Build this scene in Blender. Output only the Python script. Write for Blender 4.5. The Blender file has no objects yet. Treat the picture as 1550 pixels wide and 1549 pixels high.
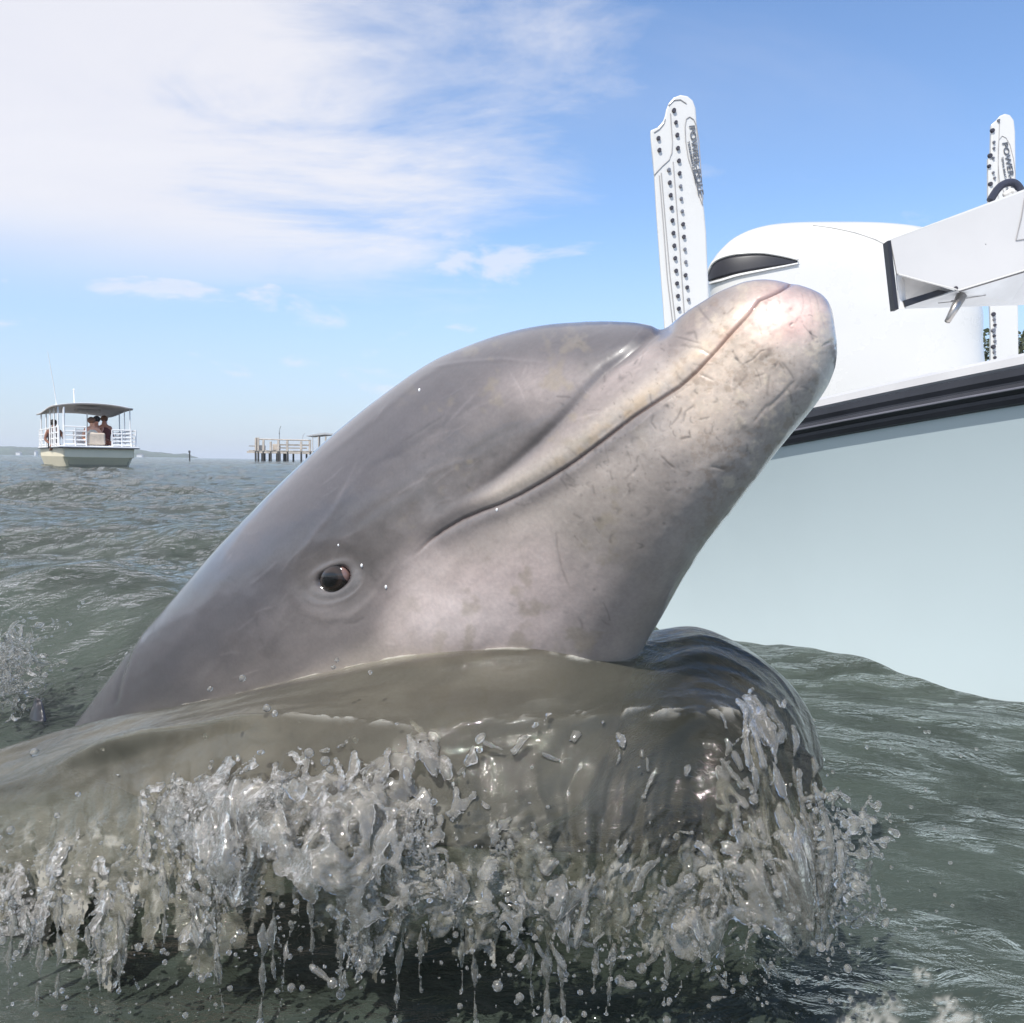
import bpy, bmesh, math, random
import numpy as np
from mathutils import Vector, Matrix
random.seed(7); rng = np.random.default_rng(7)
S = bpy.context.scene
COL = S.collection
# ------------------------------------------------------------------ camera
F = 1300.0; CX, CY = 775.0, 774.5
CAMH = 0.30
PITCH = math.atan(74/F); ROLL = math.radians(0.89)
fwd = np.array([0, math.cos(PITCH), -math.sin(PITCH)])
r0 = np.array([1.0, 0, 0]); u0 = np.array([0, math.sin(PITCH), math.cos(PITCH)])
RIGHT = r0*math.cos(ROLL)+u0*math.sin(ROLL); UP = u0*math.cos(ROLL)-r0*math.sin(ROLL)
CAM = np.array([0, 0, CAMH])
cd = bpy.data.cameras.new('camera'); cam = bpy.data.objects.new('camera', cd); COL.objects.link(cam)
cd.sensor_width = 36; cd.lens = 36*F/1550; cd.clip_start = 0.02; cd.clip_end = 20000
M4 = Matrix.Identity(4)
for i in range(3):
    M4[i][0] = RIGHT[i]; M4[i][1] = UP[i]; M4[i][2] = -fwd[i]; M4[i][3] = CAM[i]
cam.matrix_world = M4
S.camera = cam
def U(px, py, d):
    """photo coordinates + distance in metres -> place in the world"""
    px = np.asarray(px, float); py = np.asarray(py, float); d = np.asarray(d, float)
    a = (px-CX)/F*d; b = -(py-CY)/F*d
    return CAM + a[..., None]*RIGHT + b[..., None]*UP + d[..., None]*fwd
def PR(P):
    q = P-CAM; d = q@fwd
    return CX+F*(q@RIGHT)/d, CY-F*(q@UP)/d, d
# ------------------------------------------------------------------ sun, sky, exposure
SUN = np.array([-0.34, -0.56, 0.92]); SUN /= np.linalg.norm(SUN)
sl = bpy.data.lights.new('sun', 'SUN'); sl.energy = 4.8; sl.angle = math.radians(0.5); sl.color = (1.0, 0.965, 0.91)
so = bpy.data.objects.new('sun', sl); COL.objects.link(so); so.location = (0, 0, 30)
so.rotation_euler = Vector(SUN).to_track_quat('Z', 'Y').to_euler()
W = bpy.data.worlds.new('World'); S.world = W; W.use_nodes = True
nt = W.node_tree; nt.nodes.clear()
class NT:
    def __init__(s, t): s.t = t
    def n(s, typ, ins=None, **kw):
        x = s.t.nodes.new(typ)
        for k, v in kw.items(): setattr(x, k, v)
        if ins:
            for k, v in ins.items():
                sock = x.inputs[k]
                if isinstance(v, bpy.types.NodeSocket): s.t.links.new(v, sock)
                else: sock.default_value = v
        return x
    def math(s, op, a, b=None, clamp=False):
        ins = {0: a}
        if b is not None: ins[1] = b
        x = s.n('ShaderNodeMath', ins, operation=op); x.use_clamp = clamp
        return x.outputs[0]
    def mix(s, f, a, b, blend='MIX'):
        x = s.n('ShaderNodeMix', None, data_type='RGBA', blend_type=blend)
        for k, v in ((0, f), (6, a), (7, b)):
            if isinstance(v, bpy.types.NodeSocket): s.t.links.new(v, x.inputs[k])
            else: x.inputs[k].default_value = v if k == 0 else (tuple(v)+(1,))[:4]
        return x.outputs[2]
    def ramp(s, f, a, b):
        x = s.n('ShaderNodeMapRange', {0: f, 1: a, 2: b}, interpolation_type='SMOOTHSTEP'); return x.outputs[0]
w = NT(nt)
sky = w.n('ShaderNodeTexSky', None, sky_type='NISHITA', sun_disc=False, sun_elevation=math.asin(SUN[2]),
          sun_rotation=math.atan2(SUN[0], SUN[1]), altitude=0, air_density=1.0, dust_density=0.5, ozone_density=2.6)
tc = w.n('ShaderNodeTexCoord').outputs['Generated']
sx = w.n('ShaderNodeSeparateXYZ', {0: tc})
zc = w.math('MAXIMUM', sx.outputs[2], 0.0)
zz = w.math('ADD', zc, 0.10)
cxn = w.math('DIVIDE', sx.outputs[0], zz); cyn = w.math('DIVIDE', sx.outputs[1], zz)
pv = w.n('ShaderNodeCombineXYZ', {0: cxn, 1: cyn, 2: 0.0}).outputs[0]
mp = w.n('ShaderNodeMapping', {'Vector': pv, 'Rotation': (0, 0, 0.30), 'Scale': (0.55, 1.0, 1.0), 'Location': (3.1, 1.7, 0)}).outputs[0]
n1 = w.n('ShaderNodeTexNoise', {'Vector': mp, 'Scale': 0.75, 'Detail': 9.0, 'Roughness': 0.60, 'Distortion': 0.5}).outputs[0]
n2 = w.n('ShaderNodeTexNoise', {'Vector': mp, 'Scale': 2.1, 'Detail': 9.0, 'Roughness': 0.64, 'Distortion': 0.5}).outputs[0]
# broad cloud bank: lies to the west (left) and is thinner eastwards and low down
az = w.math('ADD', w.math('MULTIPLY', sx.outputs[0], -1.55), w.math('MULTIPLY', sx.outputs[2], 0.95))
bank = w.math('ADD', az, w.math('MULTIPLY', w.math('SUBTRACT', n1, 0.5), 1.5))
bank = w.math('ADD', bank, w.math('MULTIPLY', w.math('SUBTRACT', n2, 0.5), 1.25))
low = w.ramp(sx.outputs[2], 0.14, 0.26)
m1 = w.math('MULTIPLY', w.ramp(bank, 0.22, 0.88), low)
# small fair-weather puffs lower down
mp2 = w.n('ShaderNodeMapping', {'Vector': tc, 'Scale': (1.0, 1.0, 2.6), 'Location': (0.37, 0.2, 0.11)}).outputs[0]
n3 = w.n('ShaderNodeTexNoise', {'Vector': mp2, 'Scale': 7.5, 'Detail': 7.0, 'Roughness': 0.55, 'Distortion': 0.3}).outputs[0]
band = w.math('MULTIPLY', w.ramp(sx.outputs[2], 0.03, 0.1), w.math('SUBTRACT', 1.0, w.ramp(sx.outputs[2], 0.22, 0.36)))
m2 = w.math('MULTIPLY', w.math('MULTIPLY', w.ramp(n3, 0.55, 0.68), band), 0.60)
# thin veil
m3 = w.math('MULTIPLY', w.math('MULTIPLY', w.ramp(n1, 0.42, 0.72), w.ramp(sx.outputs[2], 0.25, 0.5)), 0.25)
msk = w.math('MAXIMUM', w.math('MULTIPLY', m1, 0.88), w.math('MAXIMUM', m2, m3))
ccol = w.mix(n2, (5.3, 5.3, 5.75), (6.3, 6.15, 6.2))
tint = w.mix(1.0, sky.outputs[0], (1.10, 1.21, 1.33), 'MULTIPLY')
hz = w.math('MULTIPLY', w.math('SUBTRACT', 1.0, w.ramp(sx.outputs[2], -0.02, 0.30)), 0.75)
skyc = w.mix(hz, tint, (3.35, 3.85, 4.8))
fin = w.mix(msk, skyc, ccol)
bg = w.n('ShaderNodeBackground', {'Color': fin, 'Strength': 0.15})
w.n('ShaderNodeOutputWorld', {0: bg.outputs[0]})
S.view_settings.view_transform = 'Standard'; S.view_settings.look = 'None'
S.view_settings.exposure = 0.10; S.view_settings.gamma = 1.0; S.view_settings.use_curve_mapping = False
S.render.engine = 'CYCLES'
cy = S.cycles; cy.use_denoising = True; cy.denoiser = 'OPENIMAGEDENOISE'
cy.max_bounces = 10; cy.transparent_max_bounces = 16; cy.transmission_bounces = 8; cy.glossy_bounces = 4; cy.diffuse_bounces = 3
cy.volume_bounces = 1; cy.caustics_reflective = False; cy.caustics_refractive = False; cy.sample_clamp_indirect = 6.0
# ------------------------------------------------------------------ helpers
def sm(x, a, b):
    t = np.clip((x-a)/(b-a), 0, 1); return t*t*(3-2*t)
def lattice(seed, n=256): return np.random.default_rng(seed).random((n, n))
LAT = {}
def vnoise(x, y, seed=0):
    if seed not in LAT: LAT[seed] = lattice(seed)
    L = LAT[seed]; xi = np.floor(x).astype(int); yi = np.floor(y).astype(int)
    fx = x-xi; fy = y-yi; fx = fx*fx*fx*(fx*(6*fx-15)+10); fy = fy*fy*fy*(fy*(6*fy-15)+10)
    a = L[xi % 256, yi % 256]; b = L[(xi+1) % 256, yi % 256]; c = L[xi % 256, (yi+1) % 256]; d = L[(xi+1) % 256, (yi+1) % 256]
    return (a*(1-fx)+b*fx)*(1-fy)+(c*(1-fx)+d*fx)*fy
def fbm(x, y, seed=0, oct=4, rough=.5):
    s = 0; a = 1; t = 0
    for i in range(oct):
        s = s+a*(vnoise(x*2**i+13.7*i, y*2**i+7.3*i, seed+i)-.5)*2; t += a; a *= rough
    return s/t
def catmull(T, P, t):
    """P control values at integer T, sampled at t (cubic)"""
    P = np.asarray(P, float); n = len(P); i = np.clip(np.floor(t).astype(int), 0, n-2); f = (t-i)
    if P.ndim > 1: f = f[:, None]
    a = P[np.maximum(i-1, 0)]; b = P[i]; c = P[i+1]; d = P[np.minimum(i+2, n-1)]
    return .5*(2*b+(c-a)*f+(2*a-5*b+4*c-d)*f**2+(3*b-a-3*c+d)*f**3)
def mesh_np(name, V, Fq, mat=None, smooth=True, parent=None, colors=None, attrs=None):
    me = bpy.data.meshes.new(name); V = np.asarray(V, np.float32).reshape(-1, 3); Fq = np.asarray(Fq, np.int32)
    k = Fq.shape[1]; me.vertices.add(len(V)); me.vertices.foreach_set('co', V.ravel())
    me.loops.add(Fq.size); me.loops.foreach_set('vertex_index', Fq.ravel())
    me.polygons.add(len(Fq)); me.polygons.foreach_set('loop_start', np.arange(len(Fq), dtype=np.int32)*k)
    me.update(calc_edges=True)
    me.polygons.foreach_set('use_smooth', np.full(len(Fq), smooth))
    if colors is not None:
        a = me.color_attributes.new('pigment', 'FLOAT_COLOR', 'POINT')
        a.data.foreach_set('color', np.c_[colors, np.ones(len(colors))].astype(np.float32).ravel())
    if attrs:
        for kk, vv in attrs.items():
            a = me.attributes.new(kk, 'FLOAT', 'POINT'); a.data.foreach_set('value', np.asarray(vv, np.float32).ravel())
    if mat: me.materials.append(mat)
    o = bpy.data.objects.new(name, me); COL.objects.link(o)
    if parent: o.parent = parent
    return o
def orient(V, Fq, toward):
    """turn all faces so that their sides look the way of `toward` on average"""
    V = np.asarray(V).reshape(-1, 3); a, b, c = V[Fq[:, 0]], V[Fq[:, 1]], V[Fq[:, 2]]; n_ = np.cross(b-a, c-a)
    return Fq if (n_@np.asarray(toward, float)).sum() > 0 else Fq[:, ::-1]
def grid_faces(nr, nc, wrap=False):
    i = np.arange(nr-1)[:, None]; j = np.arange(nc if wrap else nc-1)[None, :]
    j2 = (j+1) % nc
    return np.stack([i*nc+j, i*nc+j2, (i+1)*nc+j2, (i+1)*nc+j], -1).reshape(-1, 4)
def tag(o, label=None, cat=None, group=None, kind=None):
    for k, v in (('label', label), ('category', cat), ('group', group), ('kind', kind)):
        if v: o[k] = v
    return o
def empty(name, loc=(0, 0, 0), rz=0, parent=None):
    o = bpy.data.objects.new(name, None); COL.objects.link(o); o.location = loc; o.rotation_euler = (0, 0, rz); o.empty_display_size = .2
    if parent: o.parent = parent
    return o
class MB:
    """collects shapes for ONE mesh object"""
    def __init__(s): s.bm = bmesh.new()
    def box(s, c, d, rot=None, bev=0.0):
        r = bmesh.ops.create_cube(s.bm, size=1.0); vs = r['verts']
        m = Matrix.Translation(Vector(c)) @ (rot.to_4x4() if rot else Matrix.Identity(4)) @ Matrix.Diagonal((d[0], d[1], d[2], 1))
        bmesh.ops.transform(s.bm, matrix=m, verts=vs)
        if bev:
            es = list({e for v in vs for e in v.link_edges}); bmesh.ops.bevel(s.bm, geom=es, offset=bev, segments=2, affect='EDGES', profile=.5)
        return s
    def rod(s, a, b, r1, r2=None, n=8):
        a = Vector(a); b = Vector(b); r2 = r1 if r2 is None else r2; d = b-a
        q = d.to_track_quat('Z', 'Y').to_matrix().to_4x4()
        r = bmesh.ops.create_cone(s.bm, cap_ends=True, segments=n, radius1=r1, radius2=r2, depth=d.length)
        bmesh.ops.transform(s.bm, matrix=Matrix.Translation((a+b)/2) @ q, verts=r['verts']); return s
    def ball(s, c, r, sc=(1, 1, 1), n=12):
        q = bmesh.ops.create_uvsphere(s.bm, u_segments=n, v_segments=max(6, n*2//3), radius=r)
        bmesh.ops.transform(s.bm, matrix=Matrix.Translation(Vector(c)) @ Matrix.Diagonal((*sc, 1)), verts=q['verts']); return s
    def tube(s, pts, rads, n=8):
        pts = [Vector(p) for p in pts]; rings = []
        if not hasattr(rads, '__len__'): rads = [rads]*len(pts)
        up = Vector((0.31, 0.2, 0.93))
        for i, p in enumerate(pts):
            t = (pts[min(i+1, len(pts)-1)]-pts[max(i-1, 0)]).normalized()
            a = t.cross(up).normalized(); b = t.cross(a)
            rings.append([s.bm.verts.new(p+(a*math.cos(2*math.pi*k/n)+b*math.sin(2*math.pi*k/n))*rads[i]) for k in range(n)])
        for i in range(len(rings)-1):
            for k in range(n): s.bm.faces.new((rings[i][k], rings[i][(k+1) % n], rings[i+1][(k+1) % n], rings[i+1][k]))
        s.bm.faces.new(rings[0][::-1]); s.bm.faces.new(rings[-1]); return s
    def poly_prism(s, poly, vec):
        """closed polygon of 3D points pushed along vec"""
        vec = Vector(vec); a = [s.bm.verts.new(Vector(p)) for p in poly]; b = [s.bm.verts.new(Vector(p)+vec) for p in poly]
        n = len(a); s.bm.faces.new(a[::-1]); s.bm.faces.new(b)
        for i in range(n): s.bm.faces.new((a[i], a[(i+1) % n], b[(i+1) % n], b[i]))
        return s
    def build(s, name, mat, parent=None, smooth=False, bev=0.0):
        bmesh.ops.recalc_face_normals(s.bm, faces=s.bm.faces[:])
        me = bpy.data.meshes.new(name); s.bm.to_mesh(me); s.bm.free(); me.materials.append(mat)
        if smooth: me.polygons.foreach_set('use_smooth', [True]*len(me.polygons))
        o = bpy.data.objects.new(name, me); COL.objects.link(o)
        if parent: o.parent = parent
        if bev:
            m = o.modifiers.new('bevel', 'BEVEL'); m.width = bev; m.segments = 2; m.limit_method = 'ANGLE'
        return o
def mat(name, col, rough=.5, metal=0.0, coat=0.0, var=.12, scale=8.0, bump=0.0, bscale=60.0, spec=.5):
    m = bpy.data.materials.new(name); m.use_nodes = True; t = NT(m.node_tree); m.node_tree.nodes.clear()
    co = t.n('ShaderNodeTexCoord').outputs['Object']
    n = t.n('ShaderNodeTexNoise', {'Vector': co, 'Scale': scale, 'Detail': 6.0, 'Roughness': .6}).outputs[0]
    f = t.ramp(n, .3, .7)
    a = tuple(c*(1-var) for c in col); b = tuple(min(1, c*(1+var)) for c in col)
    c = t.mix(f, a, b)
    rr = t.n('ShaderNodeMapRange', {0: n, 1: .3, 2: .7, 3: rough*.85, 4: min(1, rough*1.15)}).outputs[0]
    p = t.n('ShaderNodeBsdfPrincipled', {'Base Color': c, 'Roughness': rr, 'Metallic': metal, 'Coat Weight': coat, 'Coat Roughness': .06, 'Specular IOR Level': spec})
    if bump:
        nb = t.n('ShaderNodeTexNoise', {'Vector': co, 'Scale': bscale, 'Detail': 5.0}).outputs[0]
        bp = t.n('ShaderNodeBump', {'Height': nb, 'Strength': bump, 'Distance': .01}).outputs[0]
        m.node_tree.links.new(bp, p.inputs['Normal'])
    t.n('ShaderNodeOutputMaterial', {0: p.outputs[0]}); return m
# ================================================================== DOLPHIN
def polydist(px, py, pl):
    """distance, side (+ left of direction), position along (0..1) for a polyline"""
    pl = np.array(pl, float); seg = np.diff(pl, axis=0); L = np.hypot(seg[:, 0], seg[:, 1]); cum = np.r_[0, np.cumsum(L)]
    best = np.full(px.shape, 1e9); side = np.zeros(px.shape); al = np.zeros(px.shape)
    for i in range(len(seg)):
        dx = px-pl[i, 0]; dy = py-pl[i, 1]
        t = np.clip((dx*seg[i, 0]+dy*seg[i, 1])/(L[i]**2), 0, 1)
        ex = dx-t*seg[i, 0]; ey = dy-t*seg[i, 1]; d = np.hypot(ex, ey); k = d < best
        best = np.where(k, d, best); cr = seg[i, 0]*dy-seg[i, 1]*dx
        side = np.where(k, np.sign(cr), side); al = np.where(k, (cum[i]+t*L[i])/cum[-1], al)
    return best, side, al
ST = [ # dorsal point, belly point, distance, half thickness
 ((1263,494),(1263.5,495),.4600,.0005), ((1258,466),(1267,522),.4600,.0110), ((1246,448),(1266,546),.4605,.0190), ((1226,437),(1258,571),.4620,.0262),
 ((1200,430),(1243,600),.4650,.0315), ((1166,424),(1220,631),.4690,.0350), ((1131,427),(1193,663),.4740,.0372), ((1096,441),(1165,698),.4810,.0400),
 ((1061,461),(1138,733),.4900,.0450), ((1028,482),(1112,768),.5010,.0520), ((1004,497),(1086,801),.5130,.0600), ((984,495),(1064,830),.5250,.0690),
 ((957,492),(1045,860),.5380,.0780), ((923,490),(1027,890),.5520,.0860), ((880,490),(1008,923),.5670,.0930), ((830,493),(990,953),.5830,.0995),
 ((775,503),(972,985),.6000,.1055), ((715,521),(958,1020),.6170,.1105), ((650,550),(945,1060),.6350,.1150), ((580,598),(935,1100),.6540,.1195),
 ((500,660),(920,1140),.6750,.1245), ((420,735),(900,1185),.7000,.1310), ((340,817),(870,1235),.7300,.1390), ((265,903),(825,1290),.7650,.1480),
 ((203,975),(765,1345),.8100,.1570), ((150,1045),(700,1400),.8650,.1660), ((95,1120),(620,1460),.9300,.1740), ((20,1225),(520,1530),1.020,.1780),
 ((-80,1240),(400,1520),1.160,.1720), ((-190,1210),(270,1460),1.340,.1560), ((-280,1160),(120,1380),1.540,.1300), ((-340,1110),(-60,1280),1.740,.0950),
 ((-380,1060),(-200,1170),1.920,.0600), ((-400,1020),(-310,1075),2.060,.0320), ((-405,1010),(-395,1016),2.120,.003)]
SD = np.array([s[0] for s in ST], float); SV = np.array([s[1] for s in ST], float); SZ = np.array([s[2] for s in ST]); SB = np.array([s[3] for s in ST])
NU, NF, NB_ = 720, 400, 70
# station parameter: denser on the head
tt = np.concatenate([np.linspace(0, 4, 64, endpoint=False), np.linspace(4, 25, 540, endpoint=False), np.linspace(25, len(ST)-1, 60)])
NU = len(tt)
iD = catmull(None, SD, tt); iV = catmull(None, SV, tt); iZ = catmull(None, SZ, tt); iB = np.maximum(catmull(None, SB, tt), .0004)
sh = np.sqrt(1-np.clip(iB/iZ, 0, .9)**2)[:, None]
C2 = (iD+iV)/2; H2 = (iD-iV)/2*sh
C3 = U(C2[:, 0], C2[:, 1], iZ); D3 = U((C2+H2)[:, 0], (C2+H2)[:, 1], iZ)
A3 = D3-C3; n3v = (C3-CAM); n3v /= np.linalg.norm(n3v, axis=1)[:, None]
B3 = -n3v*iB[:, None]
a_ = np.linspace(0, 1, NF); ph_f = .55*np.pi*a_+.45*np.arccos(1-2*a_)
ph_b = np.pi+np.linspace(0, 1, NB_+2)[1:-1]*np.pi
def ringpts(ph):
    return C3[:, None, :]+A3[:, None, :]*np.cos(ph)[None, :, None]+B3[:, None, :]*np.sin(ph)[None, :, None]
PF = ringpts(ph_f)
px, py, _ = PR(PF)
mouth = [(1196,429),(1180,440),(1149,454),(1133,474),(1117,493),(1077,537),(1053,563),(1027,586),(992,609),(957,632),(908,670),(865,702),(826,727),(787,749),(756,764),(729,774),(698,787),(671,803),(648,820),(632,836),(617,849)]
crease = [(1006,496),(978,514),(945,540),(915,562),(890,588),(868,615),(845,640),(812,672),(778,702),(745,728),(705,752),(660,775)]
disp = np.zeros(px.shape); EXTRA = []
dm, sd_m, al_m = polydist(px, py, mouth)
sgm = -sd_m*dm   # sign fixed below: positive = above the mouth (upper jaw)
if sgm[np.unravel_index(np.argmin(np.hypot(px-1040, py-520)), px.shape)] < 0: sgm = -sgm
end = sm(al_m, 1.0, .93)*sm(al_m, -.01, .02)
endc = sm(1-al_m, 0, .10)
gro = np.exp(-(dm/2.3)**2)*endc
disp += -.0016*gro
disp += .0008*np.exp(-((sgm-17)/14)**2)*endc*sm(al_m, .1, .3) + .0005*np.exp(-((sgm+11)/9)**2)*endc
disp += -.0008*np.exp(-((sgm-2)/9)**2)*endc
# dimple line where the corner of the mouth runs out
dc, sd_c, al_c = polydist(px, py, crease)
sgc = sd_c*dc
if sgc[np.unravel_index(np.argmin(np.hypot(px-840, py-560)), px.shape)] < 0: sgc = -sgc
wc = sm(1-al_c, .0, .55)
pos = np.clip(sgc, 0, None)
disp += wc*.0046*(1-np.exp(-pos/30))*np.exp(-pos/90)
disp += -wc*.0018*np.exp(-(np.clip(-sgc, 0, None)/17)**2)*np.where(sgc < 0, 1, np.exp(-(sgc/7)**2))
# beak back is a little flat above the lip
dm2 = np.exp(-((sgm-58)/22)**2)*sm(px, 880, 1000)*sm(-sgc, -5, 20)
disp += .0015*dm2
# eye socket and lids
ex, ey = 503.0, 877.0; ang = math.radians(-22)
rx = (px-ex)*math.cos(ang)+(py-ey)*math.sin(ang); ry = -(px-ex)*math.sin(ang)+(py-ey)*math.cos(ang)
qe = np.hypot(rx/23.0, (ry+.010*rx**2*(ry<0)*.6)/16.0)
th = np.arctan2(ry, rx)
ringw = np.hypot((px-505)/62, (py-876)/50)
for i in range(46):
    q = random.Random(100+i); x = q.uniform(330, 980); y = 1160-.62*x+q.uniform(-150, 120); L_ = q.uniform(12, 60); an = q.gauss(-.75, .35)
    EXTRA.append(([(x, y), (x+L_*.5*math.cos(an), y+L_*.5*math.sin(an)+q.gauss(0, 2)), (x+L_*math.cos(an), y+L_*math.sin(an))], q.uniform(1.1, 2.2), .0002, -q.uniform(.08, .26)))
disp += -.0028*np.exp(-(ringw/.95)**3)
disp += .0004*np.exp(-((ringw-1.12)/.2)**2)*sm(py-.6*(px-505), 770, 840)
disp += .0010*np.exp(-((qe-1.34)/.28)**2)
disp += -.0004*np.exp(-((qe-1.95)/.16)**2)*sm(ry, -12, 14)
disp += .0003*np.exp(-((qe-2.2)/.15)**2)*sm(ry, -5, 16)
disp += -.0055*sm(-qe, -1.05, -.88)
# folds, wrinkles, scratches : (points, width, depth m, darkening)
folds = [([(443,868),(452,842),(478,806),(500,780),(520,745),(548,712)],4.5,.0008,-.14),([(447,900),(462,925),(492,938),(530,932),(560,908),(585,874),(603,848)],5,.0007,-.08),
 ([(452,838),(480,800),(515,760),(560,700),(610,660),(680,620)],9,.0005,-.05),
 ([(215,952),(198,985),(182,1030),(172,1080)],4,-.0030,.30),([(222,952),(206,985),(191,1030),(182,1075)],6,.0025,-.10),
 ([(842,806),(843,830),(850,862),(862,893)],1.8,-.0007,.22),([(640,560),(700,549),(760,545),(830,552)],3,.0008,-.08),
 ([(480,700),(560,640),(640,572),(690,545)],5,.0009,.10),([(676,643),(700,617),(722,594)],2.0,.0003,-.28),([(612,668),(640,650),(675,628)],2.0,-.0004,.12),
 ([(565,640),(575,628),(583,616)],1.8,.0003,-.25),([(508,772),(518,748),(540,700)],2.5,.0005,-.22),([(560,706),(600,690),(640,664),(700,625),(745,592)],5,-.0007,.10),
 ([(530,800),(570,770),(620,740)],8,-.0008,.05),([(770,560),(790,590),(798,610)],1.6,-.0003,-.18),([(840,540),(880,520),(930,502)],4,.0005,-.06),
 ([(1077,537),(1058,528),(1042,526)],2.2,-.0009,.22),([(1057,566),(1072,572),(1082,577)],1.8,-.0007,.25),([(1052,614),(1038,624),(1034,642)],1.8,-.0006,.28),
 ([(990,628),(986,640),(994,652)],1.8,-.0006,.28),([(1030,665),(1045,662)],2.2,-.0006,.32),([(1058,636),(1075,632)],1.6,-.0004,.2),
 ([(1000,690),(1012,702),(1022,710)],1.8,-.0006,.26),([(1074,706),(1098,710)],2.0,-.0005,.2),([(860,734),(872,738)],1.8,-.0004,.25),
 ([(897,734),(900,750)],1.8,-.0004,.3),([(1125,552),(1140,545),(1152,532),(1162,530)],1.7,-.0006,.26),([(1108,530),(1118,548)],2,-.0005,.3),
 ([(1226,500),(1232,516)],2.4,-.0007,.4),([(1246,523),(1256,518)],2.2,-.0006,.32),([(1195,494),(1200,488)],2,-.0005,.32),([(1168,560),(1178,548),(1186,560)],2,-.0004,.2),
 ([(1140,572),(1158,566)],1.8,-.0003,.16),([(1100,478),(1112,466)],1.8,-.0004,.30),([(1040,508),(1052,504),(1056,518)],2.2,-.0006,.34),([(1024,512),(1042,516),(1062,521)],1.6,-.0005,.3),
 ([(960,553),(966,543)],2.2,-.0005,.45),([(1160,620),(1190,590),(1204,575)],3,-.0006,.10),([(1140,640),(1162,612)],2.6,-.0005,.08),
 ([(520,944),(540,942),(553,934)],1.7,-.0006,.2),([(583,972),(600,975)],1.7,.0004,-.2),([(1252,505),(1240,470)],2,-.0003,.06),
 ([(735,640),(760,612),(792,596),(832,585)],4,-.0005,.07),([(700,690),(745,665),(800,640)],6,-.0006,.06),([(640,720),(690,700),(735,690)],5,.0006,-.05),
 ([(380,1010),(430,940),(440,900)],10,.0010,-.04),([(385,930),(400,985),(412,1010)],4,-.0006,.07),([(300,1040),(350,960),(380,900)],12,.0010,-.04),
 ([(330,860),(370,800),(420,745)],5,.0008,-.10),([(345,850),(352,838)],1.8,.0002,-.3),([(250,1000),(300,930),(360,850)],10,.0010,-.03),
 ([(930,560),(960,548),(985,528)],3,.0006,-.12),([(905,640),(930,610),(965,580)],5,.0006,-.05)]
shade = np.zeros(px.shape); folds = folds+EXTRA
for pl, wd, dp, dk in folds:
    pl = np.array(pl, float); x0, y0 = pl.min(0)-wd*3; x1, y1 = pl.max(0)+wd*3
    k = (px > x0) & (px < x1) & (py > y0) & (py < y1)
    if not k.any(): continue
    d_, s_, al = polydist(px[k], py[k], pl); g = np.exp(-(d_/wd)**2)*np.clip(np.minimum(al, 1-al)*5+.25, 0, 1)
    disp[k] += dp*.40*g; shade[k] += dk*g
# random tooth rakes, pits and specks
def onhead(x, y):
    k = np.argmin(np.hypot(px-x, py-y)); return np.hypot(px.ravel()[k]-x, py.ravel()[k]-y) < 5
rr = random.Random(11); marks = []
for i in range(760):
    t = rr.random()
    if t < .74:   # beak and chin
        s = rr.random(); bx = 1230-s*400; by = 470+s*270; x = bx+rr.gauss(10, 50); y = by+rr.gauss(15, 55)
    elif t < .8: x = rr.uniform(800, 1150); y = rr.uniform(560, 860)
    else: x = rr.uniform(330, 960); y = rr.uniform(520, 980)
    beak = x > 850
    ln = rr.choice([0]*14+[1, 1, 2, 2, 3, 4, 6, 9, 14]) if beak else rr.choice([0, 0, 4, 7]); an = rr.gauss(.9, .7)
    cv = rr.gauss(0, 3)
    wd = rr.uniform(.9, 2.2) if rr.random() < .85 else rr.uniform(2.2, 4.5); dk = rr.uniform(.06, .36)*(1 if beak else .5)
    if rr.random() < .22: dk = -dk*.6
    marks.append((x, y, ln, an, cv, wd, dk))
for x, y, ln, an, cv, wd, dk in marks:
    k = (np.abs(px-x) < ln+8) & (np.abs(py-y) < ln+8)
    if not k.any(): continue
    c, s_ = math.cos(an), math.sin(an); a1 = (px[k]-x)*c+(py[k]-y)*s_; b1 = -(px[k]-x)*s_+(py[k]-y)*c
    b1 = b1-cv*(a1/(ln+1.0))**2*.5 if ln else b1
    g = np.exp(-(b1/wd)**2-(np.clip(np.abs(a1)-ln, 0, None)/wd)**2)
    disp[k] -= .00005*g*np.sign(dk); shade[k] += dk*g
# soft uneven flesh
disp += .0011*fbm(px/140, py/140, 31, 3)+.00016*fbm(px/26, py/26, 41, 3)
# lumpy beak
bk = sm(px, 940, 1060); disp += bk*(.0004*fbm(px/38, py/38, 51, 3)+.00005*fbm(px/11, py/11, 53, 2))
# fade everything at silhouette/poles and far down the body
fade = (sm(np.sin(ph_f), 0.0, .30)[None, :]*.9+.1)*sm(tt, .2, 1.6)[:, None]*sm(-tt, -27, -25)[:, None]
disp *= fade
# ---- pigment
def c3(r, g, b): return np.array([r, g, b], float)
def lin(c): c = np.asarray(c, float)/255; return np.where(c < .04045, c/12.92, ((c+.055)/1.055)**2.4)
K = .90
cape = lin((82,79,83))*K; side = lin((126,119,117))*K; cheek = lin((212,194,188))*K; pale = lin((232,216,210))*K
chin = lin((172,161,153))*K; lip = lin((186,174,162))*K; ochre = lin((190,160,118))*K; tip = lin((234,204,194))*K; stripe = lin((82,76,73))*K
def mixc(a, b, m): return a*(1-m[..., None])+b*m[..., None]
nz = fbm(px/90, py/90, 61, 4); nf = fbm(px/18, py/18, 67, 4)
sphi = (1-np.cos(ph_f))[None, :]/2+0*px   # 0 dorsal .. 1 belly
colr = np.broadcast_to(side, px.shape+(3,)).copy()
colr = mixc(colr, cape, sm(-sphi-.06*nz, -.34, -.14))
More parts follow.
